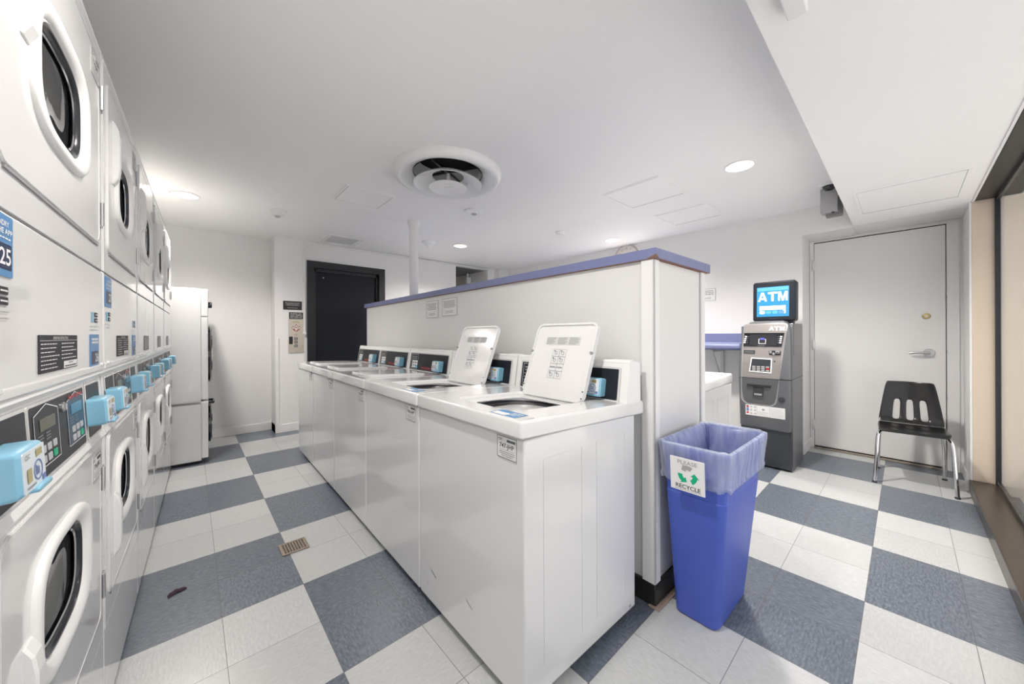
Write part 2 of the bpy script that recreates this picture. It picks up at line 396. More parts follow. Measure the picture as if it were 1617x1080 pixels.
# lowered soffit along the window
b = MB(); b.box(XL, XR, YW - .02, -1.03, ZS, H - .001, 'ceiling_paint'); struct(b.build('ceiling_soffit'), 'lowered white ceiling strip running along the window')
def wall(name, x0, x1, y0, y1, z0=0, z1=H + .03, m='wall_paint', label=None):
    q = MB(); q.box(x0, x1, y0, y1, z0, z1, m); return struct(q.build(name), label)
wall('wall_left', XL - .1, XL, YW - .1, YB)
wall('wall_back', XL - .1, 0.37, YB, YB + .1)
b = MB(); b.box(.37, 3.0, YE, YB + .1, 0, H + .03, 'wall_paint'); b.build('w'); o = bpy.data.objects['w']
bpy.data.objects.remove(o)
# the elevator wall has a door opening 0.735..1.73 wide, 2.165 high, and an open passage on its right
b = MB(frame((0, YE + .12, 0), (1, 0, 0), (0, 0, 1)))
b.plate([(.37, 0), (.735, 0), (.735, 2.165), (1.73, 2.165), (1.73, 0), (3.0, 0), (3.0, H), (.37, H)], [], 0, .12, 'wall_paint')
b.M = Matrix.Identity(4); b.box(.37, .49, YE + .12, YB + .1, 0, H, 'wall_paint'); b.box(3.0, 3.7, YE, YE + .1, 2.405, H, 'wall_paint')
struct(b.build('wall_elevator'), 'light grey wall holding the black elevator door')
b = MB(); b.box(3.7, XR + .1, YE - .0, YE + .1, 0, H, 'wall_paint'); b.box(3.86, XR, YE - .13, YE, 0, H, 'wall_paint'); struct(b.build('wall_far'), 'grey wall corner beside the passage')
b = MB(); b.box(3.7, 3.8, YE + .1, 5.6, 0, 2.41, 'wall_paint'); b.box(2.9, 3.0, YE + .12, 5.6, 0, 2.41, 'dim_grey'); b.box(2.9, 3.8, 5.6, 5.7, 0, 2.41, 'dim_grey')  # left and end walls: unlit look put into their grey colour
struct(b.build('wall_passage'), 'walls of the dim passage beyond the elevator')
b = MB(); b.box(2.9, 3.8, YE + .1, 5.7, 2.405, 2.43, 'dim_grey'); struct(b.build('ceiling_passage'), 'dim low ceiling of the passage')  # lack of light put into the dark grey of this ceiling
# right wall with the door alcove
b = MB(); b.box(XR, XR + .1, -.665, YE, 0, H, 'wall_paint'); b.box(XR, XD, -1.03, -.665, 2.17, H, 'wall_paint'); b.box(XR, XD, YW, -1.03, ZS - .001, H, 'wall_paint')
b.box(XR + .1, XD + .1, -.665, -.56, 0, H, 'wall_paint'); struct(b.build('wall_right'), 'light grey wall behind the cash machine with a door alcove')
b = MB(frame((XD, 0, 0), (0, -1, 0), (0, 0, 1)))   # local x = -Y, y = Z, z = -X  (toward the room)
b.plate([(.56, 0), (.70, 0), (.70, 2.16), (1.59, 2.16), (1.59, 0), (1.78, 0), (1.78, H), (.56, H)], [], -.1, 0, 'wall_paint')
struct(b.build('wall_door'), 'recessed wall around the white door')
# window wall: return beside the alcove, plaster edge, and the big window toward the areaway
b = MB(); b.box(3.97, XD + .1, YW - .15, YW, 0, H, 'wall_paint'); b.box(3.955, 3.985, YW - .01, YW + .008, 0, ZS, 'trim_paint', .004)
struct(b.build('wall_window'), 'narrow grey wall strip between door and window')
b = MB(); b.box(XL, XD + .1, YW - .25, YW - .02, ZS + .012, H, 'wall_paint'); struct(b.build('wall_over_window'), 'wall above the window')
b = MB(); b.box(3.975, 4.0, -1.655, -1.68, 0, .14, 'trim_paint'); b.box(4.0, XD, YW, YW + .012, 0, .1, 'trim_paint', .003); struct(b.build('baseboard_window'), 'white skirting under the grey wall strip')

win = MB(); win.box(XL, 3.96, -1.80, -1.665, 0, .092, 'bronze', .006)
w1 = struct(win.build('window_1'), 'long dark bronze framed window along the right side')
b = MB(); b.box(XL, 3.96, -1.93, -1.69, ZS, ZS + .012, 'bronze_dark', .002); b.box(XL, 3.96, -1.695, -1.684, ZS - .006, ZS + .012, 'trim_paint'); b.build('window_head', w1)
b = MB(); b.box(3.95, 3.97, -1.80, -1.684, .092, ZS, 'beige_metal', .002); tag(b.build('window_jamb', w1), 'beige metal jamb')
b = MB()
for (z0, z1) in ((.092, .125), (ZS - .03, ZS)): b.box(XL, 3.95, -1.81, -1.79, z0, z1, 'gasket', .003)
b.box(3.93, 3.952, -1.812, -1.785, .092, ZS, 'gasket', .003); b.box(XL, XL + .03, -1.81, -1.79, .092, ZS, 'gasket'); b.build('gasket', w1)
b = MB(); b.box(XL, 3.95, -1.803, -1.797, .11, ZS - .01, 'window_glass'); b.build('glass_pane', w1)
# outside
b = MB(); b.box(XL - 1, 4.6, -4.6, -1.90, -.12, -.02, 'concrete'); struct(b.build('ground'), 'pale concrete ground outside the window')
b = MB(); b.box(4.05, 4.25, -4.6, -1.83, -.02, 2.6, 'cream_render'); struct(b.build('wall_outside'), 'rough cream wall outside the window')
b = MB(); b.box(XL - 1, 4.05, -2.12, -1.93, 2.19, 2.6, 'cream_render'); struct(b.build('ceiling_outside'), 'cream eave above the window outside')

# skirtings
b = MB(); b.box(XL, .37, YB - .012, YB, 0, .10, 'trim_paint', .003); b.box(.37, .382, YE, YB, 0, .1, 'trim_paint'); struct(b.build('baseboard_back'), 'white skirting at the foot of the back wall')
b = MB(); b.box(.37, .69, YE - .012, YE, 0, .10, 'trim_paint', .003); b.box(.375, .41, YE - .014, YE, .1, 1.17, 'trim_paint', .003); b.box(1.78, 3.0, YE - .012, YE, 0, .1, 'trim_paint'); struct(b.build('baseboard_elevator'), 'white skirting and corner guard below the elevator panel')
b = MB(); b.box(XR - .012, XR, -.665, YE - .13, 0, .10, 'trim_paint', .003); b.box(XR, XD, -.677, -.665, 0, .10, 'trim_paint', .003); struct(b.build('baseboard_right'), 'white skirting behind the cash machine')

# white door with lever, deadbolt and hinges
dm = frame((XD - .005, 0, 0), (0, -1, 0), (0, 0, 1))
b = MB(dm); b.rr(.703, 1.585, .022, 2.146, -.04, .0, .003, 'door_paint', .002); d1 = struct(b.build('door_1'), 'plain white door with lever handle in the alcove')
b = MB(dm); b.plate([(.668, 0), (.700, 0), (.700, 2.155), (1.592, 2.155), (1.592, 0), (1.66, 0), (1.66, 2.168), (.668, 2.168)], [], -.004, .006, 'trim_paint'); b.box(.69, 1.60, 0, 2.16, -.06, -.042, 'void'); b.build('door_frame', d1)
for z in (1.92, 1.08, .24):
    b = MB(dm); b.tube([(.697, z - .055, .012), (.697, z + .055, .012)], .008, 'trim_paint', 8); b.box(.688, .712, z - .05, z + .05, 0, .004, 'trim_paint'); b.build('hinge', d1)
b = MB(dm); b.lathe([(0, .0), (.035, 0), (.037, .006), (.033, .012), (0.012, .014)], 'steel', 24, M=Matrix.Translation((1.49, 1.022, 0)), cap1=True)
b.tube([(1.49, 1.022, .01), (1.49, 1.022, .045)], .011, 'steel', 12)
b.tube([(1.49, 1.022, .045), (1.46, 1.023, .05), (1.40, 1.022, .05), (1.37, 1.018, .046)], [.011, .010, .009, .0085], 'steel', 10)
b.lathe([(.008, .0), (.008, .05), (.004, .052)], 'brass', 10, M=Matrix.Translation((1.49, 1.022, 0)), cap1=True); tag(b.build('lever_handle', d1), 'brushed steel lever handle')
b = MB(dm); b.lathe([(.026, 0), (.026, .006), (.020, .010), (.018, .010)], 'brass', 24, M=Matrix.Translation((1.475, 1.352, 0)), cap1=True); b.lathe([(.010, .01), (.010, .014)], 'steel', 14, M=Matrix.Translation((1.475, 1.352, 0)), cap1=True); tag(b.build('deadbolt', d1), 'round brass deadbolt')
b = MB(dm)
for z in (1.5, 1.02, .62, .45): b.box(1.583, 1.598, z, z + .03, -.004, .003, 'ink_grey')
b.box(.705, 1.585, .0, .022, -.04, -.01, 'void'); b.build('strike_plate', d1)
b = MB(); b.box(XD - .05, XD - .0, -1.59, -.70, .0, .012, 'grime', .003); struct(b.build('trim_1'), 'dirty threshold under the white door')

# elevator door
em = frame((0, YE, 0), (1, 0, 0), (0, 0, 1))     # local z = -Y (toward the room)
b = MB(em); b.plate([(.72, 0), (.80, 0), (.80, 2.09), (1.66, 2.09), (1.66, 0), (1.745, 0), (1.745, 2.178), (.72, 2.178)], [], -.10, .02, 'frame_black')
d2 = struct(b.build('door_2'), 'black elevator door in a black steel frame')
b = MB(em); b.box(.80, 1.66, 0, 2.09, -.09, -.06, 'door_black'); b.lathe([(.008, -.06), (.008, -.055)], 'steel', 12, M=Matrix.Translation((.93, 1.98, 0)), cap1=True); b.build('door_leaf', d2)
b = MB(em); b.box(.80, .83, 0, 2.09, -.06, -.03, 'frame_black'); b.box(1.63, 1.66, 0, 2.09, -.06, -.03, 'frame_black'); b.box(.8, 1.66, 2.05, 2.09, -.06, -.03, 'frame_black'); b.build('door_stop', d2)

# ------------------------------------------------------------------ partition
pr = 0.018
pm = Matrix.Translation((1.112, -.60, 0)) @ Matrix.Rotation(-pr, 4, 'Z')   # local x across (to the right), y along the row
b = MB(pm); b.box(.006, .55, .006, 3.62, .0, 1.53, 'laminate'); pt = struct(b.build('wall_partition'), 'chest-high white partition with a purple laminate cap')
b = MB(pm); b.box(-.012, .598, -.02, 3.66, 1.532, 1.578, 'purple', .003); b.box(-.010, .596, -.018, 3.658, 1.530, 1.5325, 'wood_core')
b.add([(-.0122, -.0202, 1.533), (-.0122, .03, 1.533), (-.0122, -.0202, 1.55)], [(0, 1, 2)], 'wood_core'); b.add([(-.0122, -.0204, 1.533), (.015, -.0204, 1.533), (-.0122, -.0204, 1.55)], [(0, 1, 2)], 'wood_core')
tag(b.build('partition_cap', pt), 'purple laminate cap')
for nm, (x0, x1) in (('corner_trim', (-.006, .045)), ('corner_trim', (.515, .558))):
    b = MB(pm); b.box(x0, x1, -.006, .004, .095, 1.53, 'plastic_white', .002)
    if x0 < 0: b.box(-.006, .006, -.006, .055, .095, 1.53, 'plastic_white', .002)
    b.build(nm, pt)
b = MB(pm); b.box(-.008, .552, -.008, 3.62, 0, .098, 'rubber', .004); tag(b.build('base_strip', pt), 'black rubber base strip')
b = MB(pm); b.box(-.02, .58, -.03, 0.02, 0.0, .006, 'kerb_grime', .002); b.build('mortar_line', pt)

# ------------------------------------------------------------------ washers
def reader(parent, M, s=1.0, lbl=None):
    """card reader: local x right, y up, z out; body .09 x .10 x .045"""
    q = MB(M); w, h, d = .045 * s, .036 * s, .036 * s
    rings = []
    for z, k in ((0, 1.0), (.65 * d, 1.0), (.88 * d, .95), (d, .86)): rings.append([(x * (1 if k == 1 else (k + .06)), y * k, z) for x, y in rr_pts(-w, w, -h, h, .008 * s)])
    q.loft(rings, 'reader_blue'); o = q.build('card_reader', parent)
    q = MB(M); q.rr(-w * .86, w * .86, -h * .82, h * .84, d - .001, d + .0015 * s, .003, 'reader_face')
    z = d + .0022 * s
    q.text('CSC', -w * .55, h * .62, .007 * s, z, 'ink_grey', True); q.quad(w * .1, w * .6, h * .42, h * .72, z, 'khaki')
    q.quad(-w * .65, -w * .3, -h * .45, h * .12, z, 'khaki'); q.ring(circ(w * .22, -h * .16, h * .44, 20), circ(w * .22, -h * .16, h * .38, 20), z - .0003, z, 'ink_blue')
    for k in range(3): q.quad(w * (.02 + .12 * k), w * (.08 + .12 * k), -h * .36, h * (.08 - .06 * k), z, 'ink_blue')
    q.quad(w * .5, w * .8, -h * .75, -h * .5, z, 'ink_blue'); q.lines(-w * .7, 0, -h * .75, -h * .55, 1, z, 'ink_grey')
    q.build('reader_screen', o)
    q = MB(M); q.rr(-w * .2, w * 1.0, -h * 1.05, -h * .80, d * .6, d + .007 * s, .005 * s, 'reader_blue', .003 * s); q.build('card_slot', o)
    return o

def plate_label(parent, M, w, h, t, name='number_label'):
    q = MB(M); q.rr(-w / 2, w / 2, -h / 2, h / 2, 0, .0012, .003, 'paper'); z = .0016
    q.outline(-w / 2 + .001, w / 2 - .001, -h / 2 + .001, h / 2 - .001, .0018, z, 'ink')
    q.text('CSC', -w * .32, h * .33, h * .11, z, 'ink', True); q.lines(w * .02, w * .44, h * .26, h * .38, 1, z, 'ink', .9)
    q.text(t, 0, h * .04, h * .20, z, 'ink', True, w=w * .72); q.quad(-w * .38, w * .38, -h * .12, -h * .105, z, 'ink_grey'); q.lines(-w * .38, w * .4, -h * .42, -h * .16, 3, z, 'ink_grey', .4, center=True)
    return q.build(name, parent)

def make_washer(t, W=.69, body_only=False):
    hw = W / 2 - .004; D = .742
    q = MB()
    q.box(.012, .665, -hw, hw, .03, .868, 'enamel', .008, 3)
    q.box(.06, .62, -hw + .03, hw - .03, .0, .04, 'black')
    for sy in (-1, 1):                               # pressed ribs on each side panel
        for x0, x1 in ((.10, .30), (.39, .585)):
            for xx in (x0, x1): q.box(xx - .002, xx + .002, sy * hw - .0015, sy * hw + .0015, .12, .79, 'enamel')
            q.box(x0, x1, sy * hw - .0015, sy * hw + .0015, .788, .792, 'enamel')
        for xx in (.09, .62): q.lathe([(.006, 0), (.005, .003), (0.0001, .004)], 'steel', 10, M=frame((xx, sy * hw, .052), (1, 0, 0), (0, 0, 1)) if sy < 0 else frame((xx, sy * hw, .052), (-1, 0, 0), (0, 0, 1)))
    q.build('cabinet', t)
    # worktop with the lid opening, slightly falling to the back
    slope = Matrix.Identity(4); slope[2][0] = -.035
    T = Matrix.Translation((0, 0, .0)) @ slope
    q = MB(T); hw2 = W / 2 - .0015
    ox0, ox1, oy0, oy1 = .085, .475, -.225, .165
    out = rr_pts(0, D, -hw2, hw2, .012, 3); hole = rr_pts(ox0, ox1, oy0, oy1, .04, 5)
    q.plate(rr_pts(.006, D - .006, -hw2 + .006, hw2 - .006, .008, 3), [hole], .905, .9315, 'enamel')
    rs = []
    for z, k in ((.874, .0), (.920, .0), (.927, .002), (.9315, .0065)): rs.append([(x, y, z) for x, y in rr_pts(k, D - k, -hw2 + k, hw2 - k, .012, 3)])
    q.loft(rs, 'enamel', cap0=False, cap1=False); q.plate(out, [hole], .874, .878, 'enamel')
    q.build('worktop', t)
    q = MB(T); wall_r = []
    cx, cy = (ox0 + ox1) / 2, (oy0 + oy1) / 2
    wall_r.append([(x, y, .931) for x, y in rr_pts(ox0, ox1, oy0, oy1, .04, 5)]); wall_r.append([(x, y, .922) for x, y in rr_pts(ox0 + .006, ox1 - .006, oy0 + .006, oy1 - .006, .04, 5)])
    ring = rr_pts(ox0 + .006, ox1 - .006, oy0 + .006, oy1 - .006, .04, 5); n = len(ring)
    c2 = [(cx + .180 * math.cos(math.atan2(y - cy, x - cx)), cy + .180 * math.sin(math.atan2(y - cy, x - cx)), .912) for x, y in ring]
    wall_r.append([(x, y, .917) for x, y in ring]); wall_r.append(c2); q.loft(wall_r, 'enamel', False, False)
    q.build('opening_rim', t)
    q = MB(T); q.lathe([(.182, .912), (.184, .895), (.19, .87), (.19, .60), (.05, .55)], 'drum', 40, M=Matrix.Translation((cx, cy, 0)), cap1=True)
    q.lathe([(.184, .900), (.170, .893), (.166, .884), (.172, .872), (.186, .866)], 'dark_steel', 40, M=Matrix.Translation((cx, cy, 0)))
    q.lathe([(.075, .56), (.055, .75), (.03, .86), (.001, .87)], 'enamel_grey', 20, M=Matrix.Translation((cx, cy, 0))); q.build('wash_basket', t)
    # console
    q = MB(); prof = [(.600, .893), (.628, 1.072), (.640, 1.082), (.712, 1.078), (.716, .890)]
    q.loft([[(x, y, z) for x, z in prof] for y in (-hw, hw)], 'plastic_white', smooth=False)
    q.tube([(.638, -hw - .001, 1.076), (.638, hw + .001, 1.076)], .0105, 'plastic_white', 10)
    q.box(.66, .70, -hw + .02, -hw + .12, 1.076, 1.086, 'plastic_white', .003)
    q.lathe([(.006, 0), (.006, .004)], 'ink', 10, M=Matrix.Translation((.66, .02, 1.081)), cap1=True)
    q.build('console', t)
    # console face frame: local x along -Y (reading left to right for a user facing +X), y up the slope
    F = frame((.6145 - .0025, 0, .984), (0, -1, 0), (.0281, 0, .179))
    q = MB(F)
    q.rr(-.315, .315, -.078, .072, -.0005, .002, .008, 'enamel_grey'); q.rr(-.305, .305, -.070, .064, .001, .0032, .005, 'panel_black')
    z = .0038
    q.outline(-.293, -.165, -.062, .057, .0016, z, 'print_white'); q.lines(-.28, -.18, .015, .045, 2, z, 'print_grey')
    for i in range(3):
        for j in range(3): q.rr(-.262 + i * .033, -.238 + i * .033, -.055 + j * .022, -.037 + j * .022, z - .0004, z + .001, .002, 'print_white' if not (i == 2 and j == 0) else 'screen_pale')
    for j in range(4): q.quad(-.285, -.272, -.052 + j * .018, -.048 + j * .018, z, 'print_grey')
    q.text('Speed Queen', -.02, -.047, .014, z, 'red', True, w=.15); q.quad(-.09, .14, -.060, -.0585, z, 'red')
    q.build('control_panel', t)
    r = reader(t, F @ Matrix.Translation((.195, -.022, .003)), 1.12)
    return F

def washer_lid_closed(t):
    slope = Matrix.Identity(4); slope[2][0] = -.035
    q = MB(slope); q.prism(rr_pts(.080, .480, -.232, .172, .04, 5), .926, .944, 'enamel', .007)
    q.prism(rr_pts(.10, .46, -.21, .15, .035, 5), .940, .9455, 'enamel', .003)
    q.box(.07, .085, -.08, .02, .932, .940, 'enamel', .003); q.build('lid', t)
def washer_lid_open(t):
    # hinged at the back of the opening, leaning toward the console; local x along -Y, y up the lid, z facing the aisle
    F = frame((.468, -.035, .905), (0, -1, 0), (.135, 0, .352))
    q = MB(F); w = .187
    o1 = rr_pts(-w, w, 0, .372, .035, 6)
    q.prism([(x, y) for x, y in o1], -.016, .0, 'enamel', 0, smooth=False)
    q.ring(o1, rr_pts(-w + .010, w - .010, .010, .362, .028, 6), -.001, .007, 'enamel')
    lid = q.build('lid', t)
    q = MB(F); z = .0012
    for i in range(3):
        x0 = -.108 + i * .071; q.quad(x0, x0 + .068, .262, .302, z, 'paper_grey'); q.lines(x0 + .004, x0 + .064, .264, .300, 6, z + .0004, 'ink_grey', .5, seed=i + 3)
    for i in range(2):
        for j in range(4):
            x0, y0 = -.047 + i * .042, .095 + j * .036 + (.0 if j < 1 else .0); q.outline(x0, x0 + .042, y0, y0 + .036, .0012, z, 'ink_grey')
            if j in (0, 2, 3): q.ring(circ(x0 + .021, y0 + .017, .009, 10), circ(x0 + .021, y0 + .017, .0065, 10), z - .0002, z + .0002, 'ink_grey'); q.quad(x0 + .008, x0 + .013, y0 + .024, y0 + .031, z + .0003, 'ink')
            else: q.lines(x0 + .004, x0 + .038, y0 + .012, y0 + .026, 1, z + .0003, 'ink_grey', .5)
    q.build('instruction_sheet', lid)
    for sx in (-1, 1):
        q = MB(F); q.lathe([(.0065, 0), (.0065, .010), (.004, .012)], 'ink_grey', 12, M=Matrix.Translation((sx * (w - .004), .225, .003)), cap1=True); q.build('lid_bumper', lid)
    for sx in (-1, 1):
        for y in (.02, .05): q = MB(F); q.lathe([(.003, .006), (.003, .0085)], 'ink', 8, M=Matrix.Translation((sx * (w - .006), y, 0)), cap1=True); q.build('lid_screw', lid)

seams = [-.552, .158, .865, 1.553, 2.225, 2.865]
codes = ['747-JHP', '746-JHP', '745-JHP', '744-JHP', '743-JHP']
WL = ['nearest white washer, lid up, number plate reading 747-JHP', 'second white washer from the front with its lid standing open, behind the 747-JHP washer',
      'middle washer of the row, first closed lid behind the two open ones', 'white washer second from the far end of the row, lid closed', 'farthest white washer at the end of the row toward the elevator door']
for i in range(5):
    y0, y1 = seams[i], seams[i + 1]; yc = (y0 + y1) / 2; W = y1 - y0
    t = thing('washing_machine', WL[i], 'washing machine', (.363 + .018 * yc, yc, 0), -.018, 'washers backing onto the partition')
    make_washer(t, W)
    if i < 2: washer_lid_open(t)
    else: washer_lid_closed(t)
    Fl = frame((.0115, -W / 2 + .085, .828), (0, -1, 0), (0, 0, 1))
    plate_label(t, Fl, .100, .074, codes[i])
    if i < 2:
        q = MB(frame((.046, -W / 2 + .105, .9322 - .00175), (0, -1, 0), (1, 0, 0))); q.rr(-.075, .055, -.032, .03, 0, .0008, .004, 'sticker_blue'); q.rr(-.07, .0, -.027, .0, 0, .0011, .003, 'paper'); q.lines(.0, .05, -.02, .02, 3, .0014, 'paper'); q.rr(.060, .092, -.02, .02, 0, .001, .001, 'paper_grey')
        tag(q.build('sticker', t), 'blue and white sticker on the worktop')
    if i == 0:
        for x, z_, w_, h_ in ((-.25, .18, .05, .004), (-.28, .11, .008, .006), (.02, .2, .05, .002)):
            q = MB(frame((.0112, 0, 0), (0, -1, 0), (0, 0, 1))); q.add([(x, z_, .0005), (x + w_, z_ - .35 * w_, .0005), (x + w_ * .9, z_ - .35 * w_ - h_, .0005), (x + .2 * w_, z_ - .1 * w_ - h_, .0005)], [(0, 1, 2, 3)], 'ink_grey')
            q.build('scuff_mark', t)
# washer on the other side of the partition, facing away
t = thing('washing_machine', 'white washer on the far side of the partition, beside the cash machine', 'washing machine', (2.335, -.215, 0), PI - .018, 'washers on the far side of the partition')
make_washer(t, .69); washer_lid_closed(t); t.scale = (.88, 1, 1)

# ------------------------------------------------------------------ stacked dryers
DW = .705
def make_dryer(W=DW):
    root = thing('stacked_dryer', 'stacked dryer', 'dryer')
    hw = W / 2 - .003; ZT = 2.062
    F = frame((0, 0, 0), (0, 1, 0), (0, 0, 1))        # local x = +Y, y = Z, z = +X (toward the aisle)
    wins = ((0.0, 1.722), (0.0, .662)); HW, HH = .138, .110
    # cabinet
    q = MB(F)
    holes = [sup(cx, cz, HW, HH, 3) for cx, cz in wins]
    q.plate([(-hw, .30), (hw, .30), (hw, .897), (-hw, .897)], [holes[1]], -.012, 0, 'enamel')
    q.plate([(-hw, 1.40), (hw, 1.40), (hw, ZT), (-hw, ZT)], [holes[0]], -.012, 0, 'enamel')
    q.box(-hw, hw, .02, .297, -.012, -.001, 'enamel', .003); q.box(-hw, -hw + .004, .02, ZT, -.70, -.006, 'enamel'); q.box(hw - .004, hw, .02, ZT, -.70, -.006, 'enamel')
    q.box(-hw, hw, ZT - .004, ZT, -.70, -.006, 'enamel'); q.box(-hw, hw, .02, ZT, -.70, -.69, 'enamel_grey'); q.box(-hw + .02, hw - .02, 0, .03, -.66, -.03, 'black')
    q.tube([(-hw, ZT - .006, -.004), (hw, ZT - .006, -.004)], .006, 'enamel', 8)
    for sx in (-1, 1):
        for a, b_ in ((.3, .9), (1.1, 1.395), (1.4, ZT)): q.tube([(sx * (hw - .005), a, -.004), (sx * (hw - .005), b_, -.004)], .0055, 'enamel', 8)
    q.box(-hw, hw, .296, .301, -.02, -.004, 'ink_grey'); q.box(-hw, hw, 1.396, 1.401, -.02, -.003, 'ink_grey')
    q.build('cabinet', root)
    # middle panel of the upper unit
    q = MB(F); q.rr(-hw, hw, 1.108, 1.394, -.02, .001, .012, 'enamel', .004); q.box(-hw, hw, 1.098, 1.118, -.03, .004, 'enamel', .004)
    for sx in (-1, 1): q.rr(sx * .31 - .012, sx * .31 + .012, 1.112, 1.122, .003, .009, .004, 'enamel', .002)
    q.build('middle_panel', root)
    # control housing, leaning back slightly at the top
    q = MB(F)
    prof = [(.895, .003), (.903, .006), (.918, .002), (1.078, -.006), (1.090, .002), (1.098, .0), (1.098, -.05), (.895, -.05)]
    q.loft([[(x, y, z) for y, z in prof] for x in (-hw, hw)], 'plastic_white', smooth=False); q.build('control_housing', root)
    G = F @ frame((0, 1.0, -.0012), (1, 0, 0), (0, .160, -.008))
    q = MB(G); q.rr(-.178, .160, -.076, .074, 0, .0022, .008, 'enamel_grey'); q.rr(-.170, .150, -.071, .069, 0, .003, .006, 'panel_black'); z = .0036
    for x0, x1, mt in ((-.158, -.035, 'panel_black'), (.022, .142, 'panel_blue')):
        q.prism([(x0, -.045), (x0 + .02, -.052), (x1, -.052), (x1, .050), ((x0 + x1) / 2, .066), (x0, .050)][0:6], .002, z, mt)
        for a, c in (((x0, -.05), (x0, .05)), ((x1, -.05), (x1, .05))): q.quad(a[0] - .0009, a[0] + .0009, -.05, .05, z + .0004, 'print_white')
        q.add([(x0, .05, z + .0004), (x0, .052, z + .0004), ((x0 + x1) / 2, .068, z + .0004), (x1, .052, z + .0004), (x1, .05, z + .0004), ((x0 + x1) / 2, .066, z + .0004)], [(0, 5, 2, 1), (5, 4, 3, 2)], 'print_white')
        q.quad(x0, x1, -.051, -.0495, z + .0004, 'print_white')
        q.rr(x0 + .025, x1 - .02, .018, .042, z, z + .001, .002, 'lcd' if mt == 'panel_black' else 'lcd_blue')
        for i in range(3):
            for j in range(2): q.rr(x0 + .026 + i * .029, x0 + .045 + i * .029, -.044 + j * .020, -.030 + j * .020, z, z + .0012, .002, 'green' if (i == 2 and j == 0) else 'key_grey')
        for i in range(2): q.lines(x0 + .012 + i * .04, x0 + .04 + i * .04, -.004, .014, 3, z + .0008, 'print_grey', .3, seed=5 + i)
    q.text('Speed Queen', .082, .0585, .010, z + .001, 'red', True, w=.10); q.build('control_panel', root)
    q = MB(G); q.lathe([(.011, .002), (.011, .006), (.009, .008), (.0001, .0085)], 'steel', 16, M=Matrix.Translation((-.006, .045, 0))); q.box(-.008, -.004, .038, .052, .008, .011, 'steel', .001); q.build('key_lock', root)
    for sx in (-1, 1):
        q = MB(G); q.rr(sx * .245 - .066, sx * .245 + .066, -.076, .074, 0, .0016, .006, 'enamel_grey'); q.rr(sx * .245 - .060, sx * .245 + .060, -.070, .068, 0, .0024, .004, 'panel_black'); q.build('side_plate', root)
    # doors
    for k, (cx, cz) in enumerate(wins):
        z0, z1 = (1.468, 2.015) if k == 0 else (.372, .885)
        q = MB(F); q.plate(rr_pts(-.292, .305, z0, z1, .03, 5), [sup(cx, cz, HW, HH, 3)], 0.0, .003, 'enamel')
        q.ring(rr_pts(-.290, .303, z0 + .002, z1 - .002, .028, 5), rr_pts(-.283, .296, z0 + .009, z1 - .009, .024, 5), .003, .0042, 'enamel')
        q.box(-.27, .29, z0 - .006, z0 - .001, .0, .003, 'ink_grey'); dd = q.build('dryer_door', root)
        q = MB(F); rs = []
        for a, bb, zz in ((.178, .140, .002), (.177, .139, .008), (.173, .135, .012), (.166, .128, .0135), (.152, .118, .0125), (.141, .110, .007), (.134, .104, .0), (.131, .101, -.012)): rs.append([(x, y, zz) for x, y in sup(cx - .008, cz, a, bb, 3.4, 56)])
        q.loft(rs, 'plastic_white', False, False); q.build('window_ring', dd)
        q = MB(F); rs = []
        for a, bb, zz in ((.134, .104, .002), (.130, .100, .002), (.126, .095, -.003), (.124, .093, -.010), (.128, .097, -.02)): rs.append([(x, y, zz) for x, y in sup(cx - .004, cz, a, bb, 3.2, 48)])
        q.loft(rs, 'gasket', False, False); rs = [[(x, y, zz) for x, y in sup(cx - .004, cz, a, bb, 3.2, 48)] for a, bb, zz in ((.1245, .0935, -.008), (.121, .090, -.006), (.1175, .0865, -.008))]
        q.loft(rs, 'chrome', False, False); q.build('window_seal', dd)
        q = MB(F); rs = [[(x, y, zz) for x, y in sup(cx - .004, cz, a, bb, 3.0, 40)] for a, bb, zz in ((.126, .095, -.010), (.08, .06, -.017), (.03, .02, -.019), (.001, .001, -.0192))]
        q.loft(rs, 'dryer_glass', False, False); q.build('window_glass', dd)
        q = MB(F); q.lathe([(.30, -.10), (.155, -.035), (.15, -.014)], 'drum', 36, M=Matrix.Translation((cx, cz, 0))); q.lathe([(.30, -.10), (.30, -.60), (.001, -.61)], 'drum', 36, M=Matrix.Translation((cx, cz, 0)))
        for j in range(3):
            a = j * 2.1 + .7; ca, sa = math.cos(a), math.sin(a); q.box(-.03, .03, -.02, .02, -.55, -.12, 'enamel_grey', .01, M=Matrix.Translation((cx + .28 * ca, cz + .28 * sa, 0)) @ Matrix.Rotation(a, 4, 'Z'))
        q.build('drum', dd)
        # handle: a vertical grip moulded onto the left side of the ring
        hz0, hz1 = (cz - .01, cz + .20) if k == 0 else (cz - .20, cz + .01)
        q = MB(F); hx = cx - .196
        rs = []
        for yy, dpt in ((hz0, .006), (hz0 + .02, .016), (hz0 + .05, .020), (hz1 - .05, .020), (hz1 - .02, .016), (hz1, .006)): rs.append([(hx + x, yy, zz) for x, zz in ((-.022, .002), (-.022, dpt - .003), (-.017, dpt), (.010, dpt), (.016, dpt - .004), (.016, .002))])
        q.loft(rs, 'plastic_white', smooth=False); q.build('door_handle', dd)
        for hz in ((1.905, 1.560) if k == 0 else (.778, .460)):
            q = MB(F); q.rr(.312, .336, hz - .036, hz + .036, .001, .004, .003, 'steel'); q.tube([(.311, hz - .034, .006), (.311, hz + .034, .006)], .005, 'steel', 8)
            for s_ in (-.017, .017): q.box(.318, .333, hz + s_ - .009, hz + s_ + .009, .003, .0062, 'ink')
            q.build('hinge', root)
    return root, F, G

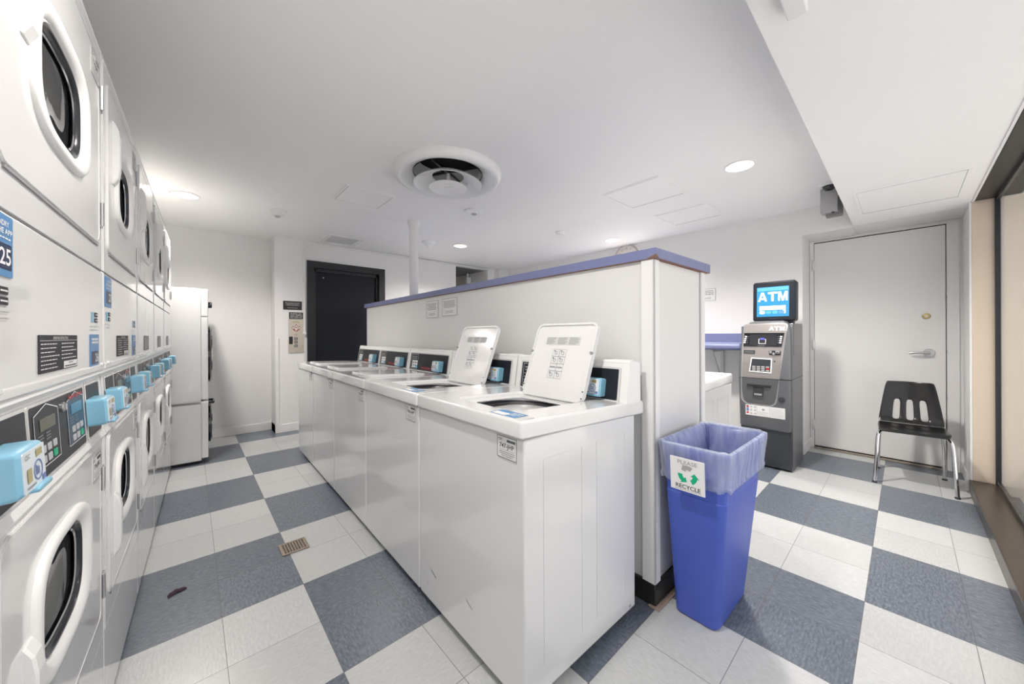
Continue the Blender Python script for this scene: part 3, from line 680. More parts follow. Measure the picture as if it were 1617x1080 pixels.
def dryer_stickers(t, F, G, ylab, nL, nR):
    # blue app stickers, badges, instruction plate (print too small to read is drawn as dashes)
    z = .0028
    q = MB(F); q.rr(-.335, -.243, 1.292, 1.388, .0015, z, .004, 'sticker_blue'); zz = z + .0006
    q.text('LAUNDRY', -.285, 1.374, .0085, zz, 'print_white', True); q.text('VIA THE APP', -.287, 1.362, .0085, zz, 'print_white', True, w=.08); q.lines(-.32, -.25, 1.349, 1.354, 1, zz, 'print_white')
    q.rr(-.325, -.248, 1.303, 1.343, z - .0003, z + .0003, .003, 'sticker_navy')
    q.text(nL, -.270, 1.323, .026, zz, 'print_white', True, w=.036)
    tag(q.build('app_sticker', t), 'blue app sticker')
    q = MB(F); q.rr(.205, .290, 1.115, 1.205, .0015, z, .004, 'sticker_blue'); q.lines(.213, .282, 1.178, 1.196, 2, zz, 'print_white', .6); q.rr(.213, .284, 1.122, 1.158, z - .0003, z + .0003, .003, 'sticker_navy')
    q.text(nR, .265, 1.140, .024, zz, 'print_white', True, w=.034); tag(q.build('app_sticker', t), 'blue app sticker')
    for x0 in (-.315, .222):
        q = MB(F)
        y0 = 1.262 if x0 < 0 else 1.252
        q.rr(x0, x0 + .018, y0 - .014, y0 + .014, .0015, z, .002, 'reader_blue')
        for j in (-1, 1): q.rr(x0 + .028, x0 + .056, y0 + j * .008 - .006, y0 + j * .008 + .006, .0015, z, .002, 'ink'); q.lines(x0 + .03, x0 + .054, y0 + j * .008 - .003, y0 + j * .008 + .003, 1, z + .0004, 'print_white')
        q.lines(x0 - .01, x0 + .06, y0 - .04, y0 - .02, 2, z, 'ink_grey', .2)
        q.build('store_badges', t)
    q = MB(F); q.rr(-.140, .088, 1.128, 1.202, .0015, z, .002, 'ink'); q.text('OPERATING INSTRUCTIONS', -.026, 1.196, .006, zz, 'print_white', w=.09); q.quad(-.138, .086, 1.1905, 1.1912, zz, 'print_white')
    for i in range(2): q.lines(-.134 + i * .112, -.034 + i * .112, 1.132 if i == 0 else 1.148, 1.188, 7 if i == 0 else 5, zz, 'print_white', .22, seed=i + 11)
    q.rr(-.006, .084, 1.130, 1.145, z - .0002, z + .0003, .001, 'paper'); q.text('IMPORTANT', .04, 1.141, .004, zz, 'ink', w=.03); q.lines(0, .08, 1.131, 1.137, 1, zz, 'ink')
    q.build('instruction_plate', t)
    for yy in (1.957, .832):
        plate_label(t, F @ Matrix.Translation((.255, yy, .0032)), .082, .070, ylab if yy < 1 else ylab)

dy = [(-.502, .301), (.303, 1.010), (1.012, 1.700), (1.702, 2.378), (2.380, 3.050)]
DL = ['nearest stacked dryer with app stickers numbered 25 and 26', 'second stacked dryer from the front with an app sticker numbered 27', 'middle stacked dryer of the row of five',
      'stacked dryer second from the far end of the row', 'farthest stacked dryer, next to the tall white machine with black doors']
base, F0, G0 = make_dryer()
for i, (a, c) in enumerate(dy):
    t = base if i == 0 else copy_tree(base)
    yc = (a + c) / 2; t.location = (-.607 + .0246 * yc, yc, 0); t.rotation_euler = (0, 0, -.0246); t.scale = (1, (c - a) / DW, 1)
    tag(t, DL[i], 'dryer', 'stacked dryers along the left wall')
DR = [o for o in bpy.data.objects if o.name.startswith('stacked_dryer') and o.parent is None]
DR.sort(key=lambda o: o.location.y)
for i, t in enumerate(DR):
    if i < 2: dryer_stickers(t, F0, G0, ('774-JHK', '773-JHK')[i], ('25', '27')[i], ('26', '28')[i])
    else:
        q = MB(F0); q.rr(-.12, .07, 1.128, 1.202, .0015, .0028, .002, 'ink_grey'); q.lines(-.11, .06, 1.135, 1.195, 8, .0034, 'paper_grey', .3); q.build('instruction_plate', t)
    for sx in (-1, 1):
        reader(t, G0 @ Matrix.Translation(((-.275 if i else -.302) if sx < 0 else .217, -.004, .0024)), 1.0)

# tall stacked machine with black round doors
t = thing('stacked_washer_dryer', 'tall white stacked machine with black-rimmed round doors at the end of the dryer row', 'washer dryer', (-.262, 3.43, 0), -.0246)
F = frame((0, 0, 0), (0, 1, 0), (0, 0, 1))
q = MB(F); q.box(-.335, .335, .03, .588, -.74, -.055, 'enamel', .006); q.box(-.335, .335, .594, 1.648, -.74, -.055, 'enamel', .006); q.box(-.30, .30, 0, .03, -.7, -.08, 'black')
q.box(-.335, .335, .56, .60, -.70, -.06, 'enamel_grey'); 
for x in (-.6, -.5, -.35): q.rr(-.3355, -.3345, .05, .055, x, x + .02, .001, 'ink')
q.build('cabinet', t)
q = MB(F); q.box(-.334, .334, .05, .585, -.055, -.006, 'plastic_white', .008); q.build('lower_front', t)
q = MB(F); q.box(-.334, .334, .60, 1.38, -.055, -.006, 'plastic_white', .008); q.box(-.334, .334, 1.385, 1.645, -.055, -.004, 'plastic_white', .008); q.build('upper_front', t)
for zc, rz in ((1.02, .285), (.32, .19)):
    q = MB(F); q.lathe([(rz, -.008), (rz, .012), (rz - .02, .022), (rz - .05, .018), (rz - .07, .004)], 'gloss_black', 40, M=Matrix.Translation((0, zc, 0))); dd = q.build('round_door', t)
    q = MB(F); q.lathe([(rz - .07, .004), (rz - .12, .012), (.001, .02)], 'gloss_black', 40, M=Matrix.Translation((0, zc, 0))); q.build('door_glass', dd)
    q = MB(F); q.lathe([(rz - .018, .0215), (rz - .024, .026), (rz - .03, .0215)], 'chrome', 40, M=Matrix.Translation((0, zc, 0))); q.build('chrome_ring', dd)
q = MB(F); q.lathe([(.03, -.004), (.03, .02), (.024, .026), (.0001, .027)], 'dark_steel', 24, M=Matrix.Translation((-.1, 1.51, 0))); q.build('knob', t)
q = MB(F); q.tube([(-.30, .565, -.004), (-.30, .565, .03), (-.1, .565, .035), (-.1, .565, -.004)], .012, 'gloss_black', 10); q.build('handle', t)

# ------------------------------------------------------------------ purple cloth, drain
q = MB(); rs = []
for i in range(9):
    u = i / 8; x = -.482 + .064 * u; y = .930 + .034 * u + .006 * math.sin(u * 5); w = .004 + .011 * math.sin(PI * min(1, u * .8 + .15)) ** .7; h = .004 + .007 * math.sin(PI * u) ** .6 + .002 * math.sin(u * 17)
    rs.append([(x + .5 * w * math.cos(a) * -.5, y + w * math.cos(a), h * .5 * (1 + math.sin(a)) + .0003) for a in [2 * PI * k / 10 for k in range(10)]])
q.loft(rs, 'purple_cloth'); tag(q.build('crumpled_rag'), 'small crumpled dark purple rag lying on the floor before the dryers', 'rag')
q = MB(Matrix.Translation((.032, .99, 0)))
hs = [rr_pts(-.052 + i * .0135, -.052 + i * .0135 + .009, -.052 + j * .0135, -.052 + j * .0135 + .009, .001, 1) for i in range(8) for j in range(8)]
q.plate(rr_pts(-.066, .066, -.066, .066, .004, 2), hs, .002, .005, 'drain_metal'); q.box(-.064, .064, -.064, .064, .0003, .002, 'void')
tag(q.build('floor_drain'), 'square rusty metal drain grate set in the aisle floor', 'drain grate')

# ------------------------------------------------------------------ ceiling fixtures
q = MB(Matrix.Translation((DIF[0], DIF[1], H)))
q.lathe([(.405, .0), (.404, -.018), (.397, -.036), (.382, -.050), (.364, -.056), (.348, -.052), (.31, -.034), (.268, -.012), (.248, .008), (.243, .03), (.243, .12)], 'plastic_white', 64)
dif = tag(q.build('ceiling_diffuser'), 'large round white air diffuser on the ceiling', 'air vent')
q = MB(Matrix.Translation((DIF[0], DIF[1], H))); q.lathe([(.25, .12), (.001, .13)], 'void', 32); q.lathe([(.256, -.01), (.252, .12)], 'void', 48); q.build('duct', dif)
q = MB(Matrix.Translation((DIF[0], DIF[1], H))); q.lathe([(.125, -.018), (.155, -.026), (.20, -.048), (.255, -.086), (.258, -.090), (.253, -.091), (.20, -.060), (.155, -.036), (.118, -.026), (.125, -.018)], 'plastic_white', 56); q.build('diffuser_cone', dif)
q = MB(Matrix.Translation((DIF[0], DIF[1], H))); q.lathe([(.001, -.088), (.03, -.090), (.032, -.093), (.04, -.091), (.10, -.100), (.138, -.112), (.143, -.112), (.141, -.107), (.10, -.088), (.02, -.075), (.012, .0)], 'plastic_white', 56); q.build('diffuser_disc', dif)
q = MB(Matrix.Translation((DIF[0], DIF[1], H)))
for a in (0, PI / 2): q.box(-.25, .25, -.006, .006, .0, .02, 'dark_steel', M=Matrix.Rotation(a + .5, 4, 'Z'))
q.build('support_bar', dif)

LLAB = ['recessed ceiling light above the dryer row at the left', 'recessed ceiling light at the right, nearest the cash machine alcove', 'recessed ceiling light to the right of the white pipe', 'small recessed ceiling light above the wall clock', 'unseen recessed light added overhead to brighten the near aisle']
for (x, y), lb in zip(LIGHTS, LLAB):
    T = Matrix.Translation((x, y, H)); t = thing('recessed_light', lb, 'ceiling light', (x, y, H), 0, 'recessed ceiling lights')
    q = MB(); q.lathe([(.104, -.0), (.103, -.004), (.090, -.006), (.085, -.002), (.084, .03)], 'plastic_white', 40); q.build('trim_ring', t)
    q = MB(); q.lathe([(.084, .0), (.078, .05), (.062, .11), (.03, .13)], 'can_metal', 40, cap1=True); q.build('reflector', t)
    q = MB(); q.lathe([(.001, .045), (.025, .05), (.032, .07), (.028, .10), (.012, .125)], 'bulb', 20); q.build('bulb', t)
def lamp(x, y, w=SPOT_W, z=H - .012, ang=150):
    l = bpy.data.lights.new('downlight', 'SPOT'); l.energy = w; l.color = (1.0, .94, .89); l.spot_size = math.radians(ang); l.spot_blend = .8; l.shadow_soft_size = .07
    o = bpy.data.objects.new('downlight', l); col.objects.link(o); o.location = (x, y, z); return o
for (x, y), w_ in zip(LIGHTS, (.68, 1.05, .8, .72, .45)): lamp(x, y, SPOT_W * w_)  # last power feeds the unseen light added overhead

def smoke(x, y, kind, lb):
    T = Matrix.Translation((x, y, H)); q = MB(T)
    if kind == 0:
        q.lathe([(.078, 0), (.077, -.012), (.072, -.016)], 'plastic_white', 32, cap1=True); o = q.build('smoke_detector')
        q = MB(T); q.lathe([(.070, -.016), (.066, -.034), (.046, -.042), (.044, -.050)], 'plastic_white', 32, cap1=True); q.lathe([(.060, -.0165), (.060, -.020)], 'ink_grey', 32); q.build('sensor_body', o)
        q = MB(T); q.lathe([(.024, -.050), (.022, -.062), (.0001, -.064)], 'grey_box', 24); q.build('sensor_tip', o)
    elif kind == 1:
        q.lathe([(.088, 0), (.086, -.010), (.06, -.022), (.035, -.026), (.033, -.030)], 'plastic_white', 36, cap1=True); o = q.build('smoke_detector')
        q = MB(T); q.lathe([(.028, -.030), (.026, -.036), (.0001, -.037)], 'grey_box', 24); q.build('sensor_tip', o)
    elif kind == 2:
        q.lathe([(.085, 0), (.083, -.015), (.078, -.018), (.075, -.030), (.060, -.034), (.052, -.036)], 'plastic_white', 32, cap1=True); o = q.build('smoke_detector')
        q = MB(T); q.lathe([(.05, -.034), (.046, -.06), (.030, -.068), (.028, -.08), (.0001, -.082)], 'plastic_white', 24); q.build('sensor_tip', o)
    else:
        q.lathe([(.052, 0), (.052, -.026), (.046, -.032), (.0001, -.033)], 'plastic_white', 28); o = q.build('smoke_detector')
        q = MB(T); q.box(.045, .062, -.012, .012, -.022, 0, 'grey_box', .003); q.build('mounting_tab', o)
    return tag(o, lb, 'smoke detector')
smoke(.24, 2.80, 0, 'white smoke detector on the ceiling between the left light and the diffuser')
smoke(1.69, 1.52, 1, 'flat white round detector on the ceiling just behind the big diffuser')
smoke(1.93, 2.86, 2, 'white stepped smoke detector right of the tall white pipe')
smoke(2.90, 1.43, 3, 'small plain round ceiling sensor above the middle of the partition')

def access(pts, lb, vent=False, z=H):
    # pts: four corners; thin frame + panel, just under the ceiling
    cx = sum(p[0] for p in pts) / 4; cy = sum(p[1] for p in pts) / 4
    x0, x1 = min(p[0] for p in pts), max(p[0] for p in pts); y0, y1 = min(p[1] for p in pts), max(p[1] for p in pts)
    q = MB(Matrix.Translation((0, 0, z))); q.ring([(x0, y0), (x1, y0), (x1, y1), (x0, y1)], [(x0 + .016, y0 + .016), (x1 - .016, y0 + .016), (x1 - .016, y1 - .016), (x0 + .016, y1 - .016)], -.005, 0, 'ceiling_paint')
    o = q.build('access_panel' if not vent else 'ceiling_grille')
    q = MB(Matrix.Translation((0, 0, z)))
    q.box(x0 + .018, x1 - .018, y0 + .018, y1 - .018, -.003, -.0005, 'ceiling_paint')
    q.box(x0 + .015, x0 + .0185, y0 + .016, y1 - .016, -.0055, -.0005, 'ink_grey'); q.box(x1 - .0185, x1 - .015, y0 + .016, y1 - .016, -.0045, -.0005, 'ink_grey')
    if vent:
        n = 18
        for i in range(n):
            yy = y0 + .05 + (y1 - y0 - .1) * i / (n - 1); q.box(x0 + .05, x1 - .05, yy - .004, yy + .004, -.006, -.002, 'paper_grey')
    q.build('panel_leaf' if not vent else 'grille_slats', o); return tag(o, lb, 'ceiling panel' if not vent else 'air vent')
access([(.545, 1.70), (.957, 2.10)], 'square white ceiling access panel left of the round diffuser') if False else None
def acc(x0, x1, y0, y1, lb, vent=False, z=H): return access([(x0, y0), (x1, y0), (x1, y1), (x0, y1)], lb, vent, z)
acc(.548, .960, 1.70, 2.10, 'square ceiling access panel left of the round diffuser')
acc(2.29, 2.805, -.07, .445, 'ceiling access panel above the near end of the partition')
acc(3.175, 3.67, -.10, .40, 'ceiling access panel nearest the cash machine wall')
acc(.84, 1.27, 3.32, 3.75, 'square ceiling grille in front of the elevator door', True)
acc(3.05, 3.72, -1.62, -1.10, 'large access panel in the lowered ceiling before the white door', z=ZS)
q = MB(); q.box(.70, .955, -1.155, -1.105, ZS - .035, ZS, 'plastic_white', .004); q.box(.95, .96, -1.15, -1.11, ZS - .03, ZS - .003, 'enamel_grey'); tag(q.build('ceiling_cover'), 'white plastic cover on the lowered ceiling at the top edge', 'ceiling cover')

# vertical pipe on the partition
q = MB(Matrix.Translation((1.385, 2.20, 0))); q.lathe([(.046, 1.58), (.046, 2.43)], 'trim_paint', 28); pp = tag(q.build('white_pipe'), 'tall white vertical pipe rising from the partition to the ceiling', 'pipe')
q = MB(Matrix.Translation((1.385, 2.20, 0))); q.lathe([(.062, 2.43), (.062, 2.40), (.050, 2.36), (.046, 2.355)], 'trim_paint', 28); q.build('pipe_collar', pp)
# small dark thing on the cap near the far end
q = MB(); q.lathe([(.07, 1.578), (.06, 1.598), (.03, 1.606), (.0001, 1.607)], 'rubber', 20, M=Matrix.Translation((1.42, 2.62, 0))); tag(q.build('rubber_cap'), 'small dark lump lying on the partition cap near its far end', 'cap')

# camera box and dome by the soffit
q = MB(Matrix.Translation((3.5, -.93, H))); q.lathe([(.062, 0), (.062, -.012), (.055, -.018)], 'plastic_white', 28, cap1=True); dm_ = tag(q.build('dome_camera'), 'small round dome camera on the ceiling above the grey box', 'security camera')
q = MB(Matrix.Translation((3.5, -.93, H))); q.lathe([(.045, -.018), (.040, -.038), (.024, -.052), (.0001, -.056)], 'gloss_black', 24); q.build('camera_lens', dm_)
t = thing('wall_junction_box', 'grey metal box hanging from the ceiling beside the lowered strip', 'box', (3.60, -.925, 2.29))
q = MB(); q.box(-.05, .06, -.05, .058, -.075, .125, 'grey_box', .004); q.tube([(0, .0, .08), (0, 0, .14)], .015, 'grey_box', 10); q.build('box_body', t)
q = MB(); q.box(.0, .075, -.075, .03, -.10, .06, 'dim_grey', .003); q.build('back_plate', t)
q = MB(); q.lathe([(.011, 0), (.009, -.008)], 'ink', 12, M=Matrix.Translation((-.02, -.02, -.075)), cap1=True); q.lathe([(.004, -.0505), (.004, -.052)], 'ink', 8, M=frame((0, 0, 0), (0, 1, 0), (0, 0, 1))); q.build('sensor_hole', t)

# conduits
q = MB(); pts = [(.690, YE - .014, 1.20), (.690, YE - .014, 2.30)]
for k in range(1, 7): a = PI / 2 * k / 6; pts.append((.690 + .10 * (1 - math.cos(a)), YE - .014, 2.30 + .10 * math.sin(a)))
pts += [(2.2, YE - .014, 2.408), (3.71, YE - .014, 2.412)]
q.tube(pts, .010, 'trim_paint', 8); cd = tag(q.build('surface_conduit'), 'thin white conduit bending over the elevator door', 'conduit')
q = MB()
for z in (1.22, 1.9): q.box(.672, .708, YE - .026, YE, z, z + .03, 'trim_paint', .003)
q.build('conduit_clip', cd)
q = MB(); q.tube([(XR - .015, 2.893, 1.2), (XR - .015, 2.893, 2.43)], .018, 'trim_paint', 10); tag(q.build('surface_conduit'), 'short white conduit on the right wall beyond the clock', 'conduit')

# passage fixtures
q = MB(); q.box(3.58, 3.68, 4.35, 4.45, 2.20, 2.33, 'plastic_white', .006); q.tube([(3.63, 4.4, 2.33), (3.63, 4.4, 2.405)], .02, 'plastic_white', 10); tag(q.build('passage_fitting'), 'white box fitting hanging in the passage', 'fitting')
q = MB(); q.lathe([(.06, 2.15), (.07, 2.17), (.05, 2.19)], 'bulb', 20, M=Matrix.Translation((3.35, 5.3, 0)), cap0=True, cap1=True); q.tube([(3.35, 5.3, 2.19), (3.35, 5.3, 2.405)], .01, 'steel', 8); tag(q.build('passage_lamp'), 'small warm lamp glowing deep in the passage', 'lamp')

# clock
t = thing('wall_clock', 'round white wall clock with pinkish rim showing above the partition', 'clock', (XR, 1.243, 2.262), 0)
F = frame((0, 0, 0), (0, -1, 0), (0, 0, 1))
q = MB(F); q.lathe([(.185, 0), (.188, .02), (.18, .034), (.168, .03), (.166, .02)], 'clock_rim', 48); q.build('clock_rim', t)
q = MB(F); q.lathe([(.168, .015), (.0001, .0151)], 'clock_face', 48)
for k in range(12):
    a = PI / 2 - (k + 1) * PI / 6; q.text(str(k + 1), .128 * math.cos(a), .128 * math.sin(a), .03, .0165, 'ink_grey')
q.build('clock_dial', t)
q = MB(F)
for a, l, w in ((2.3, .08, .006), (.35, .115, .004)): q.box(-.01, l, -w, w, .018, .020, 'ink', M=Matrix.Rotation(a, 4, 'Z'))
q.build('clock_hands', t)

# ------------------------------------------------------------------ signs
def notice(name, M, w, h, lb, cat, back, ink, n, frame_ink=None, title=None, seed=1, center=True, r=.006):
    q = MB(M); q.rr(-w / 2, w / 2, -h / 2, h / 2, 0, .003, r, back); z = .0036
    if frame_ink: q.ring(rr_pts(-w / 2 + .002, w / 2 - .002, -h / 2 + .002, h / 2 - .002, r, 4), rr_pts(-w / 2 + .005, w / 2 - .005, -h / 2 + .005, h / 2 - .005, r * .8, 4), .003, z, frame_ink)
    if title:
        dyy = h * .8 / len(title)
        for i, s_ in enumerate(title): q.text(s_, 0, h * .4 - dyy * (i + .5), dyy * .6, z, ink, True, w=min(w * .85, w * .08 * len(s_)) if s_ else None)
    else: q.lines(-w * .42, w * .42, -h * .05, h * .36, n, z, ink, .5, center=center, seed=seed); q.lines(-w * .3, w * .3, -h * .36, -h * .2, 2, z, ink, .4, center=True, seed=seed + 1)
    return tag(q.build(name), lb, cat)
PF = pm @ frame((.0035, 2.01, 1.425), (0, -1, 0), (0, 0, 1))
notice('notice_sign', pm @ frame((.004, 2.0, 1.423), (0, -1, 0), (0, 0, 1)), .205, .15, 'left one of the two small framed notices on the partition', 'sign', 'paper', 'ink_grey', 5, 'ink_grey', seed=4)
notice('notice_sign', pm @ frame((.004, 1.715, 1.427), (0, -1, 0), (0, 0, 1)), .230, .145, 'right one of the two small framed notices on the partition', 'sign', 'paper', 'ink_grey', 6, 'ink_grey', seed=8)
notice('notice_sign', frame((XR - .0, .235, 1.66), (0, -1, 0), (0, 0, 1)), .23, .145, 'small framed notice on the wall beside the cash machine', 'sign', 'paper', 'ink_grey', 3, 'ink_grey', seed=13)
notice('notice_plaque', frame((.560, YE, 1.583), (1, 0, 0), (0, 0, 1)), .205, .110, 'upper black plaque with fine white print beside the elevator', 'sign', 'sign_black', 'print_grey', 4, None, seed=3, r=.002)
notice('notice_plaque', frame((.597, YE, 1.455), (1, 0, 0), (0, 0, 1)), .155, .085, 'lower black plaque with bold white capitals above the call panel', 'sign', 'sign_black', 'print_white', 4, None, title=['PLEASE USE', 'YOUR COMMON', 'AREA KEY TO', 'CALL ELEVATOR'], r=.002)
t = thing('elevator_call_panel', 'brushed metal elevator call panel with red emblem and three buttons', 'call panel', (.597, YE, 1.195))
F = frame((0, 0, 0), (1, 0, 0), (0, 0, 1)); q = MB(F); q.rr(-.085, .085, -.215, .212, 0, .005, .003, 'steel_warm', .001)
q.lines(-.045, .04, .165, .195, 2, .0056, 'khaki', .6, center=True, seed=2); q.lines(-.02, .02, .02, .03, 1, .0056, 'dark_red'); q.lines(-.01, .01, .005, .012, 1, .0056, 'dark_red'); q.build('face_plate', t)
q = MB(F)
q.add([(-.048, .10, .0056), (0, .047, .0056), (.048, .10, .0056), (.02, .085, .0056), (0, .075, .0056), (-.02, .085, .0056)], [(0, 1, 4, 5), (1, 2, 3, 4)], 'dark_red')
for cx, cy in ((-.034, .105), (0, .128), (.034, .105)):
    q.add([(cx - .016, cy, .0055), (cx, cy - .024, .0055), (cx + .016, cy, .0055), (cx, cy + .026, .0055)], [(0, 1, 2, 3)], 'dark_red'); q.lathe([(.010, 0), (.0001, .0001)], 'print_white', 12, M=Matrix.Translation((cx, cy, .0063)))
q.quad(-.008, -.002, .05, .10, .0064, 'print_white'); q.quad(.004, .008, .06, .105, .0064, 'print_white'); tag(q.build('warning_emblem', t), 'dark red emblem')
q = MB(F); q.rr(-.078, -.038, -.10, -.005, .004, .008, .003, 'gloss_black', .001); q.build('display_window', t)
for z in (-.03, -.075, -.12):
    q = MB(F); q.rr(-.022, .016, z - .018, z + .016, .004, .007, .008, 'ink'); q.rr(-.016, .010, z - .012, z + .010, .006, .009, .004, 'steel', .001); q.quad(-.008, .004, z - .004, z + .004, .0094, 'ink'); q.build('call_button', t)
q = MB(F); q.lathe([(.003, .005), (.003, .007)], 'ink', 8, M=Matrix.Translation((.005, -.195, 0)), cap1=True); q.build('key_switch', t)

# ------------------------------------------------------------------ counter on the right wall
q = MB(); prof = [(0, 0), (.36, 0)] + [(.405 + .0 + .035 * math.sin(a), .0375 - .0375 * math.cos(a)) for a in [PI * k / 8 for k in range(9)]] + [(.0, .075)]
rs = []
def cring(y, inset=0): return [(XR - .001 - x * (1 - inset * .02), y, 1.033 + z) for x, z in prof]
rs = [cring(-.245, 4), cring(-.24, 1), cring(-.23, 0), cring(3.6, 0)]
q.loft(rs, 'purple', smooth=True); q.box(XR - .012, XR, -.26, 3.6, 1.108, 1.205, 'purple', .002)
ct = tag(q.build('wall_counter'), 'purple laminate folding counter along the wall beside the cash machine', 'counter')
for y in (.05, 1.3, 2.6):
    q = MB(); q.box(XR - .025, XR - .001, y - .015, y + .015, .62, 1.03, 'enamel_grey', .003); q.box(XR - .36, XR - .03, y - .015, y + .015, 1.008, 1.03, 'enamel_grey', .003)
    q.tube([(XR - .02, y, .66), (XR - .34, y, 1.01)], .013, 'enamel_grey', 8); q.build('counter_bracket', ct)

# ------------------------------------------------------------------ cash machine
t = thing('cash_machine', 'grey cash machine with blue lit ATM sign on top, beside the white door', 'cash machine', (3.42, -.495, 0))
F = frame((0, 0, 0), (0, -1, 0), (0, 0, 1))      # local x = right as seen, y up, z toward the room
q = MB(F); q.box(-.185, .195, .0, 1.27, -.50, -.03, 'atm_grey', .004); q.box(-.185, .195, .015, .38, -.05, -.006, 'atm_dark', .004); q.box(-.175, .185, .0, .015, -.48, -.03, 'black')
q.box(-.188, .198, .80, .803, -.50, -.02, 'black'); q.box(.150, .197, 1.0, 1.29, -.48, -.10, 'atm_grey', .006); q.build('cabinet', t)
# side profile of the fascia: lower shell then the swelling top shell
def shell(pts_w, mt, name, bevel=.02):
    """pts_w: list of (z, halfwidth left, halfwidth right, front depth)"""
    q = MB(F); rs = []
    for z, l, r_, d in pts_w:
        k = .022; rs.append([(-l, z, -.06), (-l, z, d - k), (-l + .006, z, d - .007), (-l + k, z, d), (r_ - k, z, d), (r_ - .006, z, d - .007), (r_, z, d - k), (r_, z, -.06)])
    q.loft(rs, mt); return q.build(name, t)
shell([(.342, .165, .175, .0), (.347, .18, .19, .006), (.36, .192, .20, .012), (.60, .195, .20, .02), (.798, .197, .20, .035)], 'atm_grey', 'lower_fascia')
shell([(.804, .198, .2, .035), (.95, .192, .2, .034), (1.10, .178, .198, .022), (1.22, .158, .192, .006), (1.275, .140, .182, -.004), (1.305, .115, .16, -.014), (1.315, .08, .13, -.024)], 'atm_grey', 'upper_fascia')
# face plate with the light rim (tapers toward the bottom, U-shaped foot)
def face_z(y):
    for (a, da), (c, dc) in zip(((.34, .004), (.60, .02), (.80, .035), (.95, .034), (1.10, .022), (1.22, .006)), ((.60, .02), (.80, .035), (.95, .034), (1.10, .022), (1.22, .006), (1.32, -.018))):
        if a <= y <= c: return da + (dc - da) * (y - a) / (c - a)
    return 0
def drape(outline, off, mt, name, thick=.004, label=None):
    q = MB(F); bm = bmesh.new(); vs = [bm.verts.new((x, y, 0)) for x, y in outline]; f = bm.faces.new(vs)
    for yy in [.34 + .04 * k for k in range(26)]:
        bmesh.ops.bisect_plane(bm, geom=bm.verts[:] + bm.edges[:] + bm.faces[:], plane_co=(0, yy, 0), plane_no=(0, 1, 0))
    bm.verts.index_update(); vv = [(v.co.x, v.co.y, face_z(v.co.y) + off) for v in bm.verts]; ff = [tuple(v.index for v in f.verts) for f in bm.faces]
    q.add(vv, ff, mt); 
    for e in bm.edges:
        if len(e.link_faces) == 1:
            a, c = e.verts[0].index, e.verts[1].index; q.add([vv[a], vv[c], (vv[c][0], vv[c][1], vv[c][2] - thick), (vv[a][0], vv[a][1], vv[a][2] - thick)], [(0, 1, 2, 3)], mt)
    bm.free(); o = q.build(name, t)
    if label: o['label'] = label
    return o
def U(l0, l1, r0, r1, ytop, ybot, rb=.06, rt=.02):
    pts = []
    n = 6
    # top-left, going clockwise
    for k in range(n + 1): a = PI - PI / 2 * k / n; pts.append((l0 + rt + rt * math.cos(a), ytop - rt + rt * math.sin(a)))
    for k in range(n + 1): a = PI / 2 - PI / 2 * k / n; pts.append((r0 - rt + rt * math.cos(a), ytop - rt + rt * math.sin(a)))
    for k in range(n + 1): a = -PI / 2 * k / n; pts.append((r1 - rb + rb * math.cos(a), ybot + rb + rb * math.sin(a)))
    for k in range(n + 1): a = -PI / 2 - PI / 2 * k / n; pts.append((l1 + rb + rb * math.cos(a), ybot + rb + rb * math.sin(a)))
    return pts
drape(U(-.158, -.176, .172, .098, 1.290, .555), .003, 'steel', 'face_rim', .01, 'bright metal rim')
drape(U(-.150, -.166, .164, .092, 1.283, .563), .006, 'atm_face', 'face_plate', .006)
drape([(-.164, .80), (.115, .80), (.092, .64), (.075, .585), (.05, .566), (-.12, .566), (-.15, .59), (-.165, .68)], .0075, 'atm_low', 'lower_plate', .002)
drape([(-.166, .803), (.118, .803), (.118, .799), (-.166, .799)], .009, 'ink', 'seam_line', .002)
def on_face(y): return F @ Matrix.Translation((0, 0, 0))
q = MB(F); zf = face_z(1.16) + .008
S = F @ frame((0, 1.145, face_z(1.145) + .0075), (1, 0, 0), (0, .12, -.0155))
q = MB(S); q.prism([(-.152, -.062), (.134, -.062), (.150, .062), (-.148, .062)], 0, .003, 'gloss_black'); q.rr(-.105, .10, -.046, .05, .002, .0036, .004, 'atm_screen'); zz = .0042
q.ring(rr_pts(-.035, .02, -.036, .008, .004, 3), rr_pts(-.031, .016, -.032, .004, .003, 3), .0036, zz, 'print_white'); q.quad(-.03, .015, .001, .008, zz + .0002, 'screen_glow'); q.prism(sup(-.008, .010, .02, .008, 2, 16), .0036, zz, 'screen_glow')
q.quad(-.04, .012, -.0535, -.0515, zz, 'print_grey'); q.build('display_panel', t)
q = MB(S)
for k in range(4):
    q.rr(-.142 + (-.003 * k), -.125 - .003 * k, .024 - k * .018, .034 - k * .018, .003, .006, .002, 'lit_white'); q.rr(.122 - .002 * k, .138 - .002 * k, .024 - k * .018, .034 - k * .018, .003, .006, .002, 'lit_white'); q.quad(-.118 - .002 * k, -.110 - .002 * k, .028 - k * .018, .030 - k * .018, .0036, 'print_grey'); q.quad(.104, .114, .028 - k * .018, .030 - k * .018, .0036, 'print_grey')
tag(q.build('function_keys', t), 'white lit side keys')
q = MB(F @ frame((0, 1.245, face_z(1.245) + .009), (1, 0, 0), (0, .1, -.02))); block_word(q, 'ATM', .040, .152, -.018, .018, .0008, 'lit_white'); q.build('lettering', t)
q = MB(F @ Matrix.Translation((0, 0, face_z(1.03) + .008))); q.rr(-.148, -.062, 1.018, 1.050, 0, .003, .002, 'ink'); q.rr(-.143, -.068, 1.023, 1.044, .002, .004, .001, 'atm_low'); q.build('receipt_slot', t)
